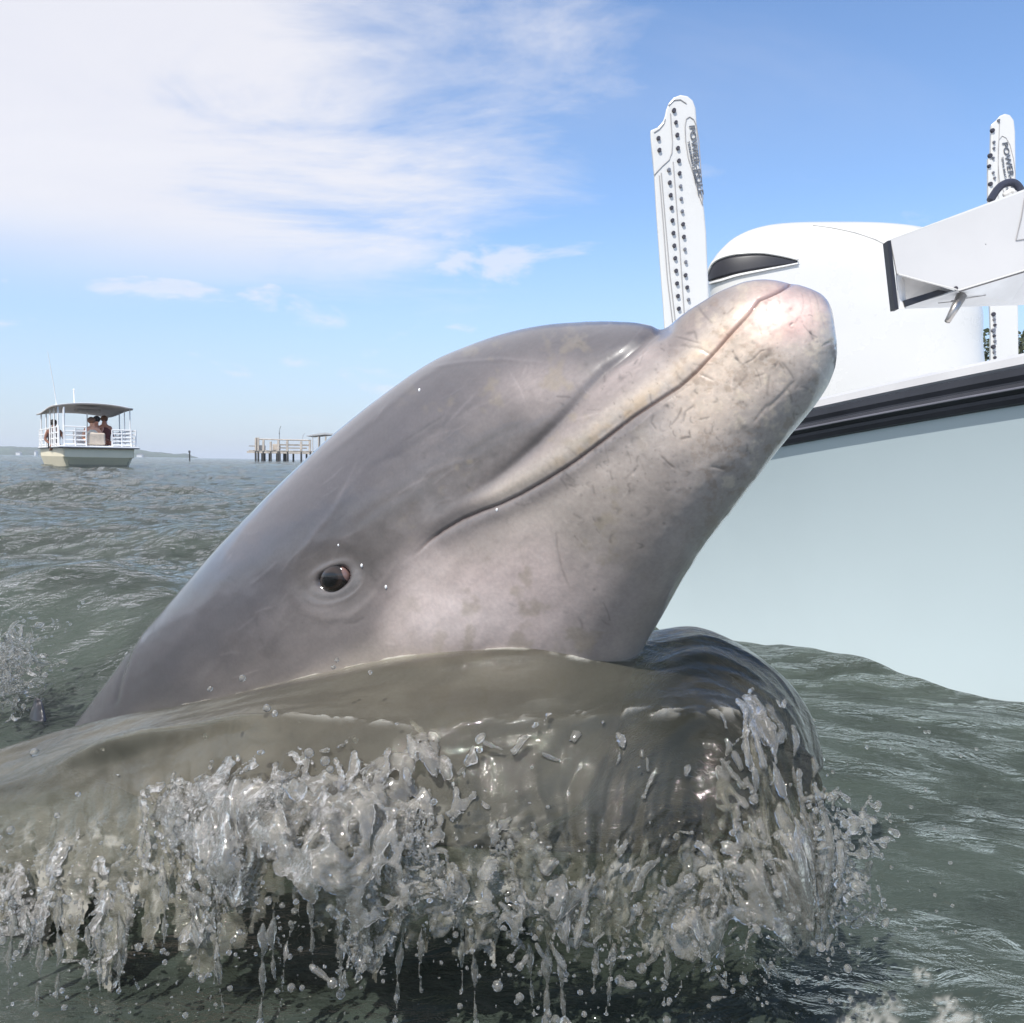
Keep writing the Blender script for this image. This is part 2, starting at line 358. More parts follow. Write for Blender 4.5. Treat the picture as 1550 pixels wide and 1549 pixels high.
# pale cheek and throat below the line eye - mouth corner
cl, cs, ca = polydist(px, py, [(-500,1640),(60,1240),(300,1090),(420,1030),(560,950),(617,862),(700,800),(800,752),(1000,615)])
below = cs*cl
if below[np.unravel_index(np.argmin(np.hypot(px-850, py-850)), px.shape)] < 0: below = -below
colr = mixc(colr, chin, sm(below+12*nz, -8, 40))
colr = mixc(colr, cheek, sm(-np.hypot((px-760)/230, (py-920)/130)+.18*nz, -1.1, -.3)*.9)
colr = mixc(colr, pale, sm(-np.hypot((px-690)/120, (py-935)/62)+.2*nz, -1.1, -.2)*.95)
colr = mixc(colr, pale, sm(-np.hypot((px-640)/60, (py-880)/70)+.2*nz, -1.1, -.2)*.35)
# grey chin shading band in the pigment along the middle of the throat
colr = mixc(colr, side, sm(-np.abs(px+.45*py-1340)/60+.3*nz, -1.1, .1)*.35*sm(py, 620, 700))
# eye stripe
es, _, ea = polydist(px, py, [(470,880),(540,840),(610,770),(690,720),(770,660),(850,600)])
colr = mixc(colr, stripe, np.exp(-(es/44)**2)*.72*(1-.4*ea)*(1-.3*nf))
# light lower-melon patch
colr = mixc(colr, lin((172,160,156))*K, np.exp(-np.hypot((px-830)/90, (py-590)/42)**2)*.55)
# upper jaw: pale shaft, ochre lip edge
jaw = sm(sgm, 0, 6)*sm(-sgc, -6, 16)*sm(px, 690, 780)
colr = mixc(colr, lin((160,148,144))*K, jaw*.85)
colr = mixc(colr, lip, jaw*np.exp(-((sgm-16)/20)**2)*.95)
colr = mixc(colr, ochre, jaw*np.exp(-((sgm-10)/13)**2)*sm(px, 800, 900)*np.clip(.35+1.3*nf, 0, 1)*.45)
# beak: mottled beige, darker on top; pink tip
bkm = sm(px-.15*py, 880, 990)
top = sm(sgm, 30, 75)*bkm
colr = mixc(colr, lin((128,112,98))*K, top*np.clip(.75+.5*nz, 0, 1)*sm(-px, -1175, -1090))
mot = fbm(px/22, py/22, 71, 5, .65)
colr = mixc(colr, lin((208,189,170))*K, bkm*sm(-sgm, -50, 10)*sm(-np.abs(sgm+30)/110, -1.2, 0)*.85)
colr = mixc(colr, lin((138,116,94))*K, bkm*sm(mot, .08, .42)*.42)
colr = mixc(colr, lin((222,205,180))*K, bkm*sm(-mot, .10, .5)*.45*sm(px, 1020, 1100))
tipm = sm(-np.hypot((px-1185)/78, (py-468)/62)+.25*mot, -1.15, -.25)
colr = mixc(colr, tip, tipm*.9)
colr = mixc(colr, lin((226,178,160))*K, np.exp(-(dm/7)**2)*sm(px, 1030, 1100)*.30)
colr = mixc(colr, lin((216,160,140))*K, np.exp(-np.hypot((px-1185)/34, (py-492)/20)**2)*.35)
# eye surround
colr = mixc(colr, lin((104,98,96))*K, sm(-ringw-.08*nz, -1.2, -.5)*.82)
colr = mixc(colr, lin((150,146,146))*K, np.exp(-((qe-1.55)/.35)**2)*sm(ry, -16, 10)*.6)
colr = mixc(colr, lin((60,52,52))*K, sm(-qe, -1.3, -1.08)*.9)
# streaks that follow the body, pale scars and dusky smears
fl = (px*.80+py*.60*-1); cr_ = px*.60+py*.80
stk = fbm(fl/150, cr_/13, 81, 4, .6); stk2 = fbm(fl/260+5, cr_/34, 86, 3)
colr *= (1+.10*nz+.08*nf+.05*fbm(px/5, py/5, 77, 2)+.11*stk*sm(-sphi, -.75, -.3)+.10*stk2)[..., None]
bl_ = fbm(px/44, py/44, 91, 4, .6); colr = mixc(colr, lin((150,138,112))*K, sm(bl_, .18, .5)*.35*sm(px, 560, 700)*sm(-px, -1020, -900))
colr = mixc(colr, lin((80,77,82))*K, sm(-sphi+.1*bl_, -.22, -.02)*.45)
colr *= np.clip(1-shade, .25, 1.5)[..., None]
mline = np.exp(-(dm/1.7)**2)*endc
colr = mixc(colr, lin((92,66,52))*K, mline*.8)
colr = np.clip(colr, .01, .95)
# ---- normals on the front grid, then mirrored to the far flank
def fullring():
    phs = np.r_[ph_f, ph_b]; P = ringpts(phs)
    mir = 2*np.pi-ph_b
    dB = np.stack([np.interp(mir, ph_f, disp[i]) for i in range(NU)])
    cB = np.stack([np.stack([np.interp(mir, ph_f, colr[i, :, c]) for c in range(3)], -1) for i in range(NU)])
    return P, np.concatenate([disp, dB], 1), np.concatenate([colr, cB], 1)
P, DD, CC = fullring()
du = np.gradient(P, axis=0); dv = np.roll(P, -1, 1)-np.roll(P, 1, 1)
Nn = np.cross(du, dv); Nn /= (np.linalg.norm(Nn, axis=2, keepdims=True)+1e-12)
ctr = C3[:, None, :]
if np.sum((P[300, 200]-C3[300])*Nn[300, 200]) < 0: Nn = -Nn
P = P+Nn*DD[..., None]
m = bpy.data.materials.new('dolphin_skin'); m.use_nodes = True; m.node_tree.nodes.clear(); t = NT(m.node_tree)
at = t.n('ShaderNodeAttribute', None, attribute_name='pigment').outputs['Color']
co = t.n('ShaderNodeTexCoord').outputs['Object']
nA = t.n('ShaderNodeTexNoise', {'Vector': co, 'Scale': 420.0, 'Detail': 4.0, 'Roughness': .6}).outputs[0]
nB = t.n('ShaderNodeTexNoise', {'Vector': co, 'Scale': 55.0, 'Detail': 6.0, 'Roughness': .6, 'Distortion': .6}).outputs[0]
c_ = t.mix(t.ramp(nA, .35, .65), (.95, .95, .955), (1.04, 1.04, 1.035))
base = t.mix(1.0, at, c_, 'MULTIPLY')
hsum = t.math('ADD', t.math('MULTIPLY', nA, .25), nB)
bp = t.n('ShaderNodeBump', {'Height': hsum, 'Strength': .07, 'Distance': .0010}).outputs[0]
rg = t.n('ShaderNodeMapRange', {0: nB, 1: .3, 2: .7, 3: .36, 4: .46}).outputs[0]
crg = t.n('ShaderNodeMapRange', {0: nB, 1: .35, 2: .65, 3: .05, 4: .15}).outputs[0]
pr = t.n('ShaderNodeBsdfPrincipled', {'Base Color': base, 'Roughness': rg, 'Normal': bp, 'Coat Weight': 1.0, 'Coat Roughness': crg, 'Coat IOR': 1.42,
     'Subsurface Weight': .08, 'Subsurface Radius': (.010, .005, .004), 'Subsurface Scale': .5, 'Coat Normal': bp})
t.n('ShaderNodeOutputMaterial', {0: pr.outputs[0]}); SKIN = m
nc = P.shape[1]
Fd = grid_faces(NU, nc, True)
if (np.sign(((np.cross(P[300,201]-P[300,200], P[301,200]-P[300,200]))@Nn[300,200])) < 0): Fd = Fd[:, ::-1]
body = mesh_np('dolphin', P.reshape(-1, 3), Fd, SKIN, colors=CC.reshape(-1, 3))
tag(body, 'grey bottlenose dolphin with its pinkish beak raised, rising out of the water in the foreground', 'dolphin')
# eyes, one each side of the head
def eyeball(front=True):
    k = np.unravel_index(np.argmin(np.hypot(px-ex, py-ey)), px.shape); i, j = k
    if front: p0 = P[i, j]; nn = Nn[i, j]
    else:
        jj = NF+int(np.argmin(np.abs((2*np.pi-ph_b)-ph_f[j]))); p0 = P[i, jj]; nn = Nn[i, jj]
    return p0+nn*.0022, nn
eyem = bpy.data.materials.new('eye_dark'); eyem.use_nodes = True; eyem.node_tree.nodes.clear(); t = NT(eyem.node_tree)
co = t.n('ShaderNodeTexCoord').outputs['Object']
sxx = t.n('ShaderNodeSeparateXYZ', {0: co})
def ell(ax, ay): return t.math('POWER', t.math('ADD', t.math('POWER', t.math('DIVIDE', sxx.outputs[0], ax), 2.0), t.math('POWER', t.math('DIVIDE', sxx.outputs[1], ay), 2.0)), .5)
iris = t.mix(t.ramp(ell(.0075, .0052), .85, 1.1), (.004, .003, .003), (.026, .017, .014))
iris = t.mix(t.ramp(ell(.0104, .0086), .88, 1.05), iris, (.012, .009, .009))
edge = t.mix(t.math('MULTIPLY', t.ramp(ell(.0114, .0104), .85, .92), t.ramp(sxx.outputs[0], .0104, .0112)), iris, (.17, .10, .085))
pe = t.n('ShaderNodeBsdfPrincipled', {'Base Color': edge, 'Roughness': .10, 'Coat Weight': .6, 'Coat Roughness': .02, 'Specular IOR Level': .4})
t.n('ShaderNodeOutputMaterial', {0: pe.outputs[0]})
for fr in (True, False):
    c0, nn = eyeball(fr)
    o = MB().ball((0, 0, 0), 1.0, n=40).build('eye', eyem, body, True)
    o.data.transform(Matrix.Diagonal((.0138, .0100, .0066, 1)))
    c0 = c0-(RIGHT*.0019+UP*.0010)*(1 if fr else 1)
    ux = RIGHT*math.cos(math.radians(22))+UP*math.sin(math.radians(22)); ux = ux-nn*(ux@nn); ux /= np.linalg.norm(ux); uy = np.cross(nn, ux)
    mm_ = Matrix.Identity(4)
    for r in range(3): mm_[r][0] = ux[r]; mm_[r][1] = uy[r]; mm_[r][2] = nn[r]; mm_[r][3] = c0[r]
    o.matrix_world = mm_
# dorsal fin, its tip just showing over the wave at the far left
def fin():
    base = U(46, 1215, .98); tipp = U(63, 1050, 1.0)
    V = []; nR, nA_ = 24, 20
    fwdv = (U(150, 1120, .93)-U(20, 1225, 1.02)); fwdv /= np.linalg.norm(fwdv)
    upv = tipp-base; hgt = np.linalg.norm(upv); upv /= hgt
    lat = np.cross(fwdv, upv); lat /= np.linalg.norm(lat)
    for i in range(nR+1):
        s = i/nR; ch = .085*(1-s)**.55+.001; ch *= (1 if s < 1 else .2)
        back = -.012*s**2; thick = .016*(1-s)+.0022
        for j in range(nA_):
            a = 2*math.pi*j/nA_; V.append(base+upv*hgt*s+fwdv*(math.cos(a)*ch*.5+back)+lat*math.sin(a)*thick)
    o = mesh_np('dorsal_fin', V, grid_faces(nR+1, nA_, True), SKIN, parent=body, colors=np.tile(cape*.9, (len(V), 1)))
    return o
fin()
# ================================================================== WATER
def water_mat(name, murk, clear_attr=None, bump=.5, bdist=.01, rough=.04, refr=.5, white=0.0, fine=1.0, clearv=0.0, tintc=(.86, .90, .84)):
    m = bpy.data.materials.new(name); m.use_nodes = True; m.node_tree.nodes.clear(); t = NT(m.node_tree)
    co = t.n('ShaderNodeTexCoord').outputs['Object']
    mp = t.n('ShaderNodeMapping', {'Vector': co, 'Rotation': (0, 0, .18), 'Scale': (.62, 1.35, 1.0)}).outputs[0]
    a = t.n('ShaderNodeTexNoise', {'Vector': mp, 'Scale': 9.0*fine, 'Detail': 5.0, 'Roughness': .55, 'Distortion': .5}).outputs[0]
    b = t.n('ShaderNodeTexNoise', {'Vector': mp, 'Scale': 46.0*fine, 'Detail': 5.0, 'Roughness': .6, 'Distortion': .8}).outputs[0]
    h = t.math('ADD', a, t.math('MULTIPLY', b, .34))
    bp = t.n('ShaderNodeBump', {'Height': h, 'Strength': bump, 'Distance': bdist}).outputs[0]
    fr = t.n('ShaderNodeFresnel', {'IOR': 1.33, 'Normal': bp}).outputs[0]
    gl = t.n('ShaderNodeBsdfGlossy', {'Color': (1, 1, 1, 1), 'Roughness': rough, 'Normal': bp}).outputs[0]
    mk = t.mix(t.ramp(a, .35, .65), tuple(c*.8 for c in murk), tuple(c*1.2 for c in murk))
    df = t.n('ShaderNodeBsdfDiffuse', {'Color': mk}).outputs[0]
    tr = t.n('ShaderNodeBsdfTransparent', {'Color': (*tintc, 1)}).outputs[0]
    rf = t.n('ShaderNodeBsdfRefraction', {'Color': (*tintc, 1), 'Roughness': .02, 'IOR': 1.33, 'Normal': bp}).outputs[0]
    th = t.n('ShaderNodeMixShader', {0: refr, 1: tr, 2: rf}).outputs[0]
    if clear_attr:
        ca = t.n('ShaderNodeAttribute', None, attribute_name=clear_attr).outputs['Fac']
        inner = t.n('ShaderNodeMixShader', {0: ca, 1: df, 2: th}).outputs[0]
    elif clearv: inner = t.n('ShaderNodeMixShader', {0: clearv, 1: df, 2: th}).outputs[0]
    else: inner = df
    if clear_attr:   # foam / bubbles
        fa = t.n('ShaderNodeAttribute', None, attribute_name='foam').outputs['Fac']
        fo = t.n('ShaderNodeBsdfDiffuse', {'Color': (.66, .64, .58, 1)}).outputs[0]
        inner = t.n('ShaderNodeMixShader', {0: fa, 1: inner, 2: fo}).outputs[0]
    out = t.n('ShaderNodeMixShader', {0: fr, 1: inner, 2: gl}).outputs[0]
    t.n('ShaderNodeOutputMaterial', {0: out}); return m
R2 = random.Random(5)
# sea waves
WAV = []
for i in range(64):
    lam = 0.055*(2.6/0.055)**(i/63)
    th = math.radians(R2.gauss(82, 30))
    amp = .0118*lam*(1.0 if lam < .35 else (.35/lam)**.75)*R2.uniform(.6, 1.3)
    WAV.append((lam, th, amp, R2.uniform(0, 6.28)))
def sea(x, y, r=None):
    wx = x+.05*fbm(x*2.3, y*2.3, 301, 2); wy = y+.05*fbm(x*2.1+9, y*2.1, 305, 2)
    z = np.zeros_like(x)
    grp = .65+.6*fbm(x*.55, y*.55, 311, 2)
    for lam, th, amp, ph in WAV:
        k = 2*math.pi/lam; s = np.sin(k*(wx*math.cos(th)+wy*math.sin(th))+ph)
        w_ = 1.0 if r is None else np.clip(lam/(r*.018), 0, 1)
        sh_ = 2*((1+s)/2)**1.8-.8
        z += amp*sh_*w_*(grp if lam < 1.0 else 1)
    return z
def gauss_ridge(x, y, a, b, wd, h, endf=.25):
    """a swell crest from a to b (world xy)"""
    ax, ay = a; bx, by = b; L = math.hypot(bx-ax, by-ay); ux, uy = (bx-ax)/L, (by-ay)/L
    s = (x-ax)*ux+(y-ay)*uy; d = -(x-ax)*uy+(y-ay)*ux
    return h*np.exp(-(d/wd)**2)*sm(s, -endf, endf*.5)*sm(L-s, -endf, endf*.5)
def level(x, y, r=None):
    z = sea(x, y, r)
    damp = 1-.45*np.exp(-((x-.0)/1.2)**2-((y-.6)/.45)**2)
    damp = damp*(1-.6*np.exp(-((x+.95)/.55)**2-((y-1.22)/.20)**2))
    z = z*damp
    z += gauss_ridge(x, y, (-1.6, 1.55), (-.25, 1.18), .19, .135)
    z += gauss_ridge(x, y, (-2.6, 3.4), (-.3, 3.0), .30, .060, .5)
    z += gauss_ridge(x, y, (.25, .98), (1.5, .92), .16, .030)
    z -= .012
    return z
rad_ = [.16]
while rad_[-1] < 9000:
    r = rad_[-1]; rad_.append(r*(1.0068 if r < 9 else 1.012 if r < 40 else 1.03 if r < 400 else 1.10))
rad_ = np.array(rad_)
angs = np.radians(np.r_[np.linspace(-100, -38, 36, endpoint=False), np.linspace(-38, 38, 500), np.linspace(38, 100, 37)[1:]])
Rg, Ag = np.meshgrid(rad_, angs, indexing='ij')
X = Rg*np.sin(Ag); Y = Rg*np.cos(Ag)-.02
Z = level(X, Y, Rg)
foamA = np.zeros_like(X)
# floating patches of bubbles
def px2xy(x, y):
    d = U(x, y, 1.0)-CAM; t_ = -CAMH/d[2]; p = CAM+d*t_; return p[0], p[1]
for (fx, fy, fr_) in ((1335, 1500, .021), (1445, 1505, .016), (1400, 1440, .008), (1180, 1530, .012), (1500, 1530, .012)):
    qx, qy = px2xy(fx, fy); dd = np.hypot(X-qx, (Y-qy)*.8)/fr_
    k = dd < 3
    nn_ = fbm(X[k]*60, Y[k]*60, 401, 3); cell = np.abs(fbm(X[k]*170, Y[k]*120, 411, 2))
    foamA[k] = np.maximum(foamA[k], sm(1.15-dd[k]+.9*nn_, 0, .5)*sm(cell, .04, .25)*.36)
    Z[k] += .0006*sm(1.2-dd[k]+.8*nn_, 0, .6)
# thin foam flecks on the swell at the left
lf = sm(fbm(X*14, Y*22, 421, 4), .30, .55)*np.exp(-((X+.75)/.25)**2-((Y-1.28)/.10)**2)
foamA = np.maximum(foamA, lf*.0)
WATER = water_mat('sea_water', (.039, .050, .041), 'clear', bump=1.0, bdist=.034, rough=.04)
wt = mesh_np('water', np.stack([X, Y, Z], -1), orient(np.stack([X, Y, Z], -1), grid_faces(*X.shape), (0, 0, 1)), WATER, attrs={'clear': np.zeros(X.size), 'foam': foamA})
tag(wt, kind='structure')
# bed of the bay far below
# ------------------------------------------------------------------ the wave pushed up by the dolphin
SX = [-260, -100, 30, 160, 300, 430, 600, 780, 900, 985, 1060, 1130, 1185, 1222, 1243]
K1 = [(-260,1215,.80),(-100,1168,.79),(30,1124,.77),(160,1088,.735),(300,1063,.68),(430,1036,.615),(600,1003,.572),(780,980,.560),(900,970,.572),(985,966,.600),(1060,959,.610),(1130,985,.600),(1188,1028,.585),(1226,1082,.565),(1247,1150,.545)]
K2 = [(-260,1235,.77),(-100,1188,.76),(30,1146,.74),(160,1108,.70),(300,1080,.64),(430,1058,.58),(600,1040,.545),(780,1028,.535),(900,1020,.540),(985,1012,.555),(1060,1005,.560),(1130,1025,.550),(1185,1062,.535),(1221,1110,.520),(1240,1170,.51)]
K3 = [(-260,1262,.72),(-100,1222,.70),(30,1186,.675),(160,1145,.63),(300,1112,.575),(430,1094,.535),(600,1104,.508),(780,1100,.498),(900,1092,.497),(985,1088,.500),(1060,1085,.502),(1130,1092,.497),(1182,1118,.490),(1217,1160,.486),(1237,1212,.484)]
K4 = [(-260,1350,.685),(-100,1310,.665),(30,1275,.64),(160,1235,.60),(300,1200,.55),(430,1190,.500),(600,1200,.480),(780,1200,.474),(900,1195,.474),(985,1192,.476),(1060,1190,.477),(1130,1196,.475),(1182,1215,.472),(1217,1242,.472),(1235,1268,.474)]
K5 = [(-260,1440,.64),(-100,1400,.615),(30,1368,.59),(160,1330,.55),(300,1300,.512),(430,1290,.476),(600,1300,.462),(780,1305,.458),(900,1308,.459),(985,1310,.461),(1060,1310,.463),(1130,1310,.464),(1180,1315,.465),(1212,1325,.467),(1228,1330,.470)]
K6 = [(-260, 1597, 0.585), (-100, 1557, 0.56), (30, 1563, 0.535), (160, 1538, 0.505), (300, 1513, 0.48), (430, 1508, 0.457), (600, 1508, 0.449), (780, 1513, 0.448), (900, 1515, 0.45), (985, 1515, 0.453), (1060, 1508, 0.457), (1130, 1449, 0.461), (1175, 1437, 0.465), (1205, 1427, 0.468), (1220, 1419, 0.472)]
def kcurve(K, s): K = np.array(K); q = catmull(None, K, s); return U(q[:, 0], q[:, 1], q[:, 2])
NS, NTT = 560, 400
ss = np.linspace(0, len(SX)-1, NS)
c1, c2, c3_, c4, c5, c6 = [kcurve(K, ss) for K in (K1, K2, K3, K4, K5, K6)]
back = np.array([0, 1, 0])
# rear side of the crest falls back to the sea
c0 = c1+np.array([0, .045, 0])-np.array([0, 0, 1])*.020; c00 = c1+np.array([0, .11, 0]); c00[:, 2] = np.minimum(c1[:, 2]-.06, .00)
c000 = c1+np.array([0, .17, 0]); c000[:, 2] = -.03
# the right end closes round
CTRL = np.stack([c000, c00, c0, c1, c2, c3_, c4, c5, c6])   # 9 x NS x 3
endcol = CTRL[:, -1]
nE = 60
axis = (CTRL[3, -1]+CTRL[8, -1])/2
ext = []
for k in range(1, nE+1):
    f = k/nE; a = f*math.pi*.62
    tgt = np.stack([CTRL[i, -1]*1 for i in range(9)])
    cen = np.array([CTRL[3, -1][0]-.045, CTRL[3, -1][1]+.03, 0])
    q = tgt.copy(); fx = math.cos(a); 
    for i in range(9):
        rel = tgt[i]-np.array([cen[0], cen[1], tgt[i][2]])
        ca_, sa_ = math.cos(a), math.sin(a)
        q[i] = tgt[i]+np.array([.006*math.sin(f*3.14)-.035*f*f, .13*f, -.05*f*f*(i > 0)])
    ext.append(q)
CTRL = np.concatenate([CTRL, np.stack(ext, 1)], 1); NS2 = CTRL.shape[1]
tv = np.linspace(0, 8, NTT)
G = np.zeros((NTT, NS2, 3))
ii = np.clip(np.floor(tv).astype(int), 0, 7); ff = (tv-ii)[:, None, None]
a_, b_, c_, d_ = CTRL[np.maximum(ii-1, 0)], CTRL[ii], CTRL[ii+1], CTRL[np.minimum(ii+2, 8)]
G = .5*(2*b_+(c_-a_)*ff+(2*a_-5*b_+4*c_-d_)*ff**2+(3*b_-a_-3*c_+d_)*ff**3)
def gnormals(G):
    n_ = np.cross(np.gradient(G, axis=1), np.gradient(G, axis=0)); return n_/(np.linalg.norm(n_, axis=2, keepdims=True)+1e-12)
GN = gnormals(G)
if GN[NTT*6//8, 300]@(CAM-G[NTT*6//8, 300]) < 0: GN = -GN
# arc-length style coordinates in metres
us = np.cumsum(np.r_[0, np.linalg.norm(np.diff(CTRL[5], axis=0), axis=1)])[None, :]+0*G[..., 0]
vs = np.cumsum(np.concatenate([np.zeros((1, NS2)), np.linalg.norm(np.diff(G, axis=0), axis=2)], 0), 0)
TV = tv[:, None]+0*us; gx, gy, gd = PR(G)
front = sm(TV, 5.2, 6.4); shelf = sm(TV, 2.6, 3.2)*sm(-TV, -5.3, -4.7)
dmw = np.zeros(us.shape)
# long smooth ripples on the shelf and crest
dmw += .0030*fbm(us*7+vs*9, vs*26, 501, 3)*sm(TV, 3.15, 4.0)*(1-front)
dmw += (.0020*fbm(us*11, vs*52-us*6, 505, 2)+.0004*fbm(us*30, vs*110-us*20, 507, 2))*sm(TV, 3.0, 3.6)*(1-front*.4)
# right dome: tight cap ripples
dome = sm(gx, 940, 1040)
dmw += dome*(.0024*fbm(us*18, vs*62+us*20, 509, 2)+.0005*fbm(us*50, vs*120, 512, 2))*sm(TV, 2.6, 3.4)*(1-.3*front)
# lip roll
dmw += (.0045+.0045*sm(-gx, -620, -350))*np.exp(-((TV-4.95)/.13)**2)*(.7+.8*fbm(us*9, us*0+2, 515, 2))*sm(TV, 4, 4.6)
# vertical streaks of falling water
wob = .012*fbm(us*14, vs*20, 521, 2)
st_ = 1-np.abs(fbm((us+wob)*52, vs*9, 525, 3))*2
dmw += front*((.0052+.004*sm(gx, 1080, 1180))*(st_-.4)*(1+.0*dome)+.0048*fbm(us*32, vs*24, 531, 3)+.0012*fbm(us*100, vs*60, 535, 2, .5))
# violent churn lower down, and on the left
churn = sm(gy+60*fbm(us*10, vs*10, 541, 3), 1205, 1300)*sm(TV, 5.0, 6.0)
dmw += churn*(.0062*(.5-np.abs(fbm(us*60, vs*60, 545, 3)))*1.0+.0042*(.5-np.abs(fbm(us*130, vs*120, 549, 3))))
G2 = G+GN*dmw[..., None]
clr = .86*(1-front)+.84*front
clr = (clr-.10*sm(-gx, -500, -200)+.10*dome)*sm(TV, 2.2, 3.1)
clr = np.clip(clr-.25*sm(-gx, -120, 100)*0, 0, 1)
foamM = churn*sm(fbm(us*70, vs*70, 561, 4, .6), .12, .5)*.25
# ragged lower hem : drop cells outside a fringe curve
hem = 8-.30*np.abs(fbm(us*11, us*0+3, 700, 3))*2-.30*np.abs(fbm(us*26, us*0+5, 571, 3))*2-.25*sm(fbm(us*70, vs*12, 575, 2), -.1, .4)
Ff = orient(G2, grid_faces(NTT, NS2), (0, -.3, 1))
keepv = (TV < hem)
kf = keepv.ravel()[Ff].all(1)
# water meets skin: a thin bright meniscus and beads of foam
H_ = np.full((400, 400), 9.0); bx_ = np.clip((px/4).astype(int), 0, 399); by_ = np.clip((py/4).astype(int), 0, 399); np.minimum.at(H_, (by_, bx_), PR(P[:, :NF])[2])
gdd = H_[np.clip((gy/4).astype(int), 0, 399), np.clip((gx/4).astype(int), 0, 399)]
gap = np.abs(gd-gdd); men = np.exp(-(gap/.0022)**2)*(gdd < 8)*(TV < 4.6)*np.clip(.05+2.8*fbm(us*46, vs*40, 577, 4), 0, 1)
lipf = np.exp(-((TV-4.93-.10*fbm(us*12, us*0, 591, 2))/.07)**2)*sm(gx, 400, 480)*sm(fbm(us*60, vs*120, 593, 4, .6), .05, .4)
foamM = np.maximum(np.maximum(foamM, men*.55), lipf*.28); dmw_l = lipf*.0030
G2 += GN*dmw_l[..., None]; G2 += np.array([0, 0, .0010])*men[..., None]
holes = (fbm(us*48, vs*40, 581, 3) > .50) & (TV > 7.2); kf &= ~holes.ravel()[Ff].any(1)
WAVE = water_mat('wave_water', (.33, .315, .255), 'clear', bump=.40, bdist=.006, rough=.03, refr=.22, fine=2.6, tintc=(.97, .96, .88))
wv = mesh_np('bow_wave', G2, Ff[kf], WAVE, attrs={'clear': clr, 'foam': foamM})
tag(wv, kind='structure')
# ------------------------------------------------------------------ splash : strands, beads and drops of clear water
def grain_mat():
    m = bpy.data.materials.new('splash_water'); m.use_nodes = True; m.node_tree.nodes.clear(); t = NT(m.node_tree)
    co = t.n('ShaderNodeTexCoord').outputs['Object']
    nb = t.n('ShaderNodeTexNoise', {'Vector': co, 'Scale': 320.0, 'Detail': 3.0, 'Distortion': .8}).outputs[0]
    bp = t.n('ShaderNodeBump', {'Height': nb, 'Strength': .35, 'Distance': .001}).outputs[0]
    fr = t.n('ShaderNodeFresnel', {'IOR': 1.45, 'Normal': bp}).outputs[0]
    gl = t.n('ShaderNodeBsdfGlossy', {'Color': (1, 1, 1, 1), 'Roughness': .04, 'Normal': bp}).outputs[0]
    rf = t.n('ShaderNodeBsdfRefraction', {'Color': (1.0, .985, .95, 1), 'Roughness': .0, 'IOR': 1.33, 'Normal': bp}).outputs[0]
    tr = t.n('ShaderNodeBsdfTransparent', {'Color': (.95, .95, .93, 1)}).outputs[0]
    df = t.n('ShaderNodeBsdfDiffuse', {'Color': (.92, .88, .80, 1)}).outputs[0]
    tl = t.n('ShaderNodeBsdfTranslucent', {'Color': (.92, .88, .80, 1)}).outputs[0]
    d2 = t.n('ShaderNodeMixShader', {0: .4, 1: df, 2: tl}).outputs[0]
    a = t.n('ShaderNodeMixShader', {0: .48, 1: rf, 2: tr}).outputs[0]
    b = t.n('ShaderNodeMixShader', {0: .12, 1: a, 2: d2}).outputs[0]
    c = t.n('ShaderNodeMixShader', {0: fr, 1: b, 2: gl}).outputs[0]
    t.n('ShaderNodeOutputMaterial', {0: c}); return m
SPL = grain_mat()
DROP = SPL.copy(); DROP.name = 'skin_drop'
for n_q in DROP.node_tree.nodes:
    if n_q.type == 'MIX_SHADER' and not n_q.inputs[0].is_linked and abs(n_q.inputs[0].default_value-.12) < 1e-5: n_q.inputs[0].default_value = .45
def vdb_mesh(name, pts, rad, voxel, mat_):
    me = bpy.data.meshes.new(name+'_pts'); me.vertices.add(len(pts)); me.vertices.foreach_set('co', np.asarray(pts, np.float32).ravel())
    a = me.attributes.new('rad', 'FLOAT', 'POINT'); a.data.foreach_set('value', np.asarray(rad, np.float32))
    o = bpy.data.objects.new(name, me); COL.objects.link(o)
    ng = bpy.data.node_groups.new(name+'_build', 'GeometryNodeTree')
    ng.interface.new_socket('Geometry', in_out='INPUT', socket_type='NodeSocketGeometry'); ng.interface.new_socket('Geometry', in_out='OUTPUT', socket_type='NodeSocketGeometry')
    N = ng.nodes; L = ng.links; gi = N.new('NodeGroupInput'); go = N.new('NodeGroupOutput')
    at_ = N.new('GeometryNodeInputNamedAttribute'); at_.data_type = 'FLOAT'; at_.inputs[0].default_value = 'rad'
    mp_ = N.new('GeometryNodeMeshToPoints'); L.new(gi.outputs[0], mp_.inputs['Mesh']); L.new(at_.outputs[0], mp_.inputs['Radius'])
    pv_ = N.new('GeometryNodePointsToVolume'); pv_.resolution_mode = 'VOXEL_SIZE'; L.new(mp_.outputs[0], pv_.inputs['Points'])
    pv_.inputs['Voxel Size'].default_value = voxel; L.new(at_.outputs[0], pv_.inputs['Radius'])
    vm = N.new('GeometryNodeVolumeToMesh'); vm.resolution_mode = 'GRID'; L.new(pv_.outputs[0], vm.inputs['Volume']); vm.inputs['Threshold'].default_value = .1
    L.new(vm.outputs[0], go.inputs[0])
    md = o.modifiers.new('build', 'NODES'); md.node_group = ng
    dg = bpy.context.evaluated_depsgraph_get(); ev = o.evaluated_get(dg)
    m2 = bpy.data.meshes.new_from_object(ev); o.modifiers.clear(); o.data = m2; bpy.data.meshes.remove(me); bpy.data.node_groups.remove(ng)
    m2.materials.clear(); m2.materials.append(mat_); m2.polygons.foreach_set('use_smooth', [True]*len(m2.polygons))
    print(name, 'verts', len(m2.vertices), 'faces', len(m2.polygons)); return o
pts = []; rad = []
def add(p, r): pts.append(p); rad.append(r)
ri = rng
